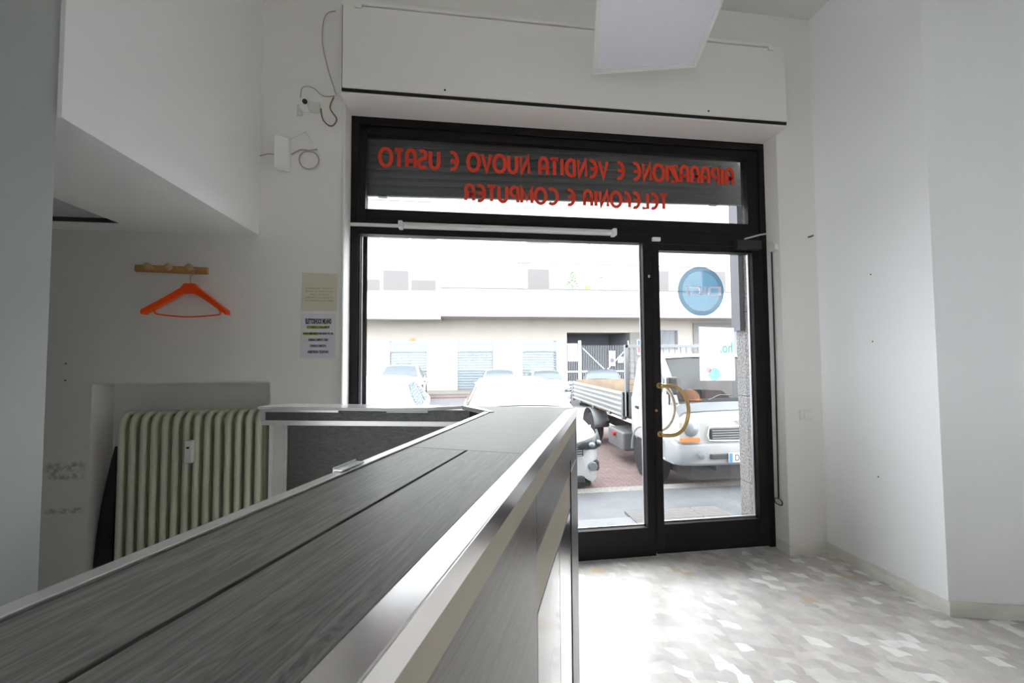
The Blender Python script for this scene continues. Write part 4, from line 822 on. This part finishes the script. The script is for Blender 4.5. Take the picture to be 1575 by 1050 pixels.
for s in (-1, 1):
    js = (3, 4) if s > 0 else (11, 10)
    g = []
    for f in (4.15, 4.6, 5, 5.5, 6, 6.45):
        p, q = cabp(f, js[0]), cabp(f, js[1]); g.append([p.lerp(q, .06)+Vector((s*.012, 0, 0)), p.lerp(q, .86)+Vector((s*.012, 0, 0))])
    T(MB().grid(g), 'side_window', car_glass, True)
    dr = T(MB().box(*sorted((s*.838, s*.848)), -.60, .22, .56, 1.12), 'door', truck_w, bevel=.02); MB().box(*sorted((s*.848, s*.866)), .06, .16, .98, 1.02).build('door_handle', black_pl, dr, bevel=.005)
    T(MB().box(*sorted((s*.745, s*.875)), -.85, -.77, 1.27, 1.50), 'wing_mirror', black_pl, bevel=.025); T(MB().tube([(s*.80, -.72, 1.14), (s*.84, -.80, 1.20), (s*.845, -.80, 1.30)], .012, 8), 'mirror_arm', black_pl, True)
    hl_ = T(MB().box(*sorted((s*.56, s*.83)), -1.0, -.85, .71, .97), 'headlight_housing', truck_w, bevel=.02)
    MB().lathe([(.088, 0), (.086, -.02), (.06, -.04), (.01, -.045)], (s*.68, -.995, .865), 'y', 28).build('headlight_lens', lamp_gl, hl_, smooth=True); MB().lathe([(.095, 0), (.095, -.008)], (s*.68, -.99, .865), 'y', 28).build('headlight_rim', alu, hl_)
    MB().box(*sorted((s*.565, s*.825)), -1.012, -.90, .712, .765).build('indicator_lens', amber, hl_, bevel=.006)
    T(MB().lathe([(.042, 0), (.042, -.012), (.030, -.015)], (s*.60, -1.075, .56), 'y', 22), 'fog_light', lamp_gl, True)
    wheel(tk, s*.74, -.06, .33, .33, .20, s); wheel(tk, s*.72, 2.42, .30, .30, .19, s)
    T(MB().tube([(s*.83, -.06+.40*math.cos(R(a)), .34+.40*math.sin(R(a))) for a in range(0, 181, 15)], .028, 8), 'wheel_arch', mat('grey_arch', (0.252, 0.259, 0.266), .6), True)
    T(MB().lathe([(.385, -.16), (.385, .02)], (s*.80, -.06, .34), 'x', 30) if s > 0 else MB().lathe([(.385, -.02), (.385, .16)], (s*.80, -.06, .34), 'x', 30), 'wheel_well', under)
    # mudguard: half shell over the rear wheel
    T(MB().grid([[(s*(.70-.16), 2.42+.38*math.cos(R(a)), .32+.38*math.sin(R(a))), (s*(.70+.15), 2.42+.38*math.cos(R(a)), .32+.38*math.sin(R(a)))] for a in range(-5, 186, 12)]), 'mudguard', greytrim, True, solid=.012)
# bumper
bm_ = MB(); rows = []
for xx_, dy in ((-.88, .30), (-.87, .10), (-.80, .02), (-.6, -.015), (0, -.035), (.6, -.015), (.80, .02), (.87, .10), (.88, .30)):
    yb = -1.04+dy; rows.append([(xx_, yb+.03, .43), (xx_, yb, .46), (xx_, yb-.005, .60), (xx_, yb+.015, .675), (xx_, yb+.07, .69), (xx_*.98, yb+.14, .66), (xx_*.98, yb+.14, .45), (xx_, yb+.03, .43)])
bm_.grid(rows); bmp = T(bm_, 'front_bumper', mat('pale_bumper', (0.259, 0.266, 0.274), .45), True)
MB().box(-.48, .48, -1.09, -1.0, .515, .575).build('bumper_slot', under, bmp, bevel=.01)
pl = T(MB().box(-.26, .26, -1.105, -1.092, .475, .590), 'number_plate', plate_w, bevel=.003)
MB().box(-.255, -.215, -1.108, -1.104, .48, .585).build('blue_band', mat('plate_blue', (.05, .20, .55), .5), pl); font_obj('plate_characters', 'DD', ink, .09, (-.12, -1.107, .532), pl, width=.12, height=.075)
T(MB().box(-.42, .42, -1.0, -.93, .73, .86), 'grille', under, bevel=.02); T(MB().tube([(-.44, -.995, .72), (-.46, -.995, .79), (-.43, -.99, .885), (0, -1.005, .89), (.43, -.99, .885), (.46, -.995, .79), (.44, -.995, .72), (0, -1.005, .715)], .010, 8, True), 'grille_surround', alu, True)
m = MB()
for i in range(4): m.box(-.40, .40, -1.006, -.998, .745+i*.03, .755+i*.03)
T(m, 'grille_bars', gate_bar)
em = T(MB().tube([(.055+.0+.075*math.cos(R(a))-.055, -.995, .955+.032*math.sin(R(a))) for a in range(0, 360, 15)], .005, 6, True), 'badge', steel_wire, True); font_obj('badge_letters', 'KIA', steel_wire, .05, (0, -.998, .955), em, width=.10, height=.032, bold=.002)
for sx in (-.35, .15): T(MB().tube([(sx, -.86, 1.20), (sx+.2, -.80, 1.26), (sx+.42, -.76, 1.245)], .007, 6), 'wiper', black_pl, True)
m = MB(); m.box(-.78, .78, -.79, -.36, .98, 1.165); T(m, 'dashboard', mat('dashboard_grey', (.12, .12, .13), .7)); 
for s in (-.42, .42): T(MB().box(s-.24, s+.24, .0, .12, .8, 1.45), 'seat_back', mat('seat_red_grey', (0.216, 0.115, 0.108), .8), bevel=.05)
T(MB().box(-.36, -.30, -1.0, 4.0, .35, .5).box(.30, .36, -1.0, 4.0, .35, .5).box(-.6, .6, -.85, -.3, .2, .48), 'chassis', under)
bx = T(MB().box(-.86, -.48, .62, 1.30, .22, .52), 'fuel_tank', greytrim, bevel=.03); MB().lathe([(.035, 0), (.035, -.05)], (-.86, .95, .45), 'x', 16).build('tank_cap', sign_red, bx)
# bed
B0, B1 = .56, 3.46; zb0, zb1 = .80, 1.18
def rib(x, lab, name='bed_side'):
    m = MB(); o = .0
    m.box(x-.015, x+.015, B0, B1, zb0, zb1); rb = MB()
    for z in (.815, .90, .985, 1.07, 1.155): rb.box(x-.028, x+.028, B0, B1, z-.018, z+.018)
    r = T(m, name, bed_alu, bevel=.004); rb.build('side_ribs', bed_rib, r, bevel=.004)
    for yy in (B0+.03, B1-.03): MB().box(x-.032, x+.032, yy-.03, yy+.03, zb0-.06, zb1+.01).build('corner_post', greytrim, r)
    for yy in (B0+.6, B0+1.45, B0+2.3): MB().box(x-.034, x+.0, yy-.04, yy+.04, zb0-.05, zb0+.0).build('hinge', greytrim, r)
    return r
rib(-.86, 'r'); rib(.86, 'l')
T(MB().box(-.85, .85, B0, B1, .76, .80), 'bed_floor', bedwood); T(MB().box(-.86, .86, B1-.02, B1+.02, zb0, zb1), 'tailgate', bed_alu, bevel=.004); T(MB().box(-.80, .80, B1-.05, B1-.025, .82, 1.22), 'plywood_lining', bedwood); T(MB().box(.80, .83, B0+.1, B1-.1, .82, 1.24), 'plywood_lining', bedwood)
m = MB(); m.box(-.86, .86, B0-.08, B0-.03, .80, 1.2)
for x in (-.84, .84): m.box(x-.025, x+.025, B0-.08, B0-.03, .8, 1.95)
m.box(-.86, .86, B0-.08, B0-.03, 1.90, 1.95); T(m, 'headboard', greytrim, bevel=.003)
m = MB()
for i in range(17): x = -.80+i*.1; m.box(x-.006, x+.006, B0-.065, B0-.05, 1.2, 1.92)
for i in range(8): z = 1.22+i*.09; m.box(-.84, .84, B0-.065, B0-.05, z-.006, z+.006)
T(m, 'headboard_mesh', greytrim)
# orange helmet on the dashboard
hh_ = empty('hard_hat', (3.08, 4.98, GZ+1.17), 0, 'orange hard hat lying on the dashboard behind the truck windscreen', 'hard hat')
orh = mat('orange_helmet', (0.612, 0.202, 0.086), .4); MB().ellipsoid((0, 0, .012), (.115, .135, .13), 24, True).build('shell', orh, hh_, smooth=True); MB().lathe([(.12, 0), (.145, .002), (.145, .010), (.12, .014)], (0, 0, 0), 'z', 28).build('brim', orh, hh_, smooth=True)
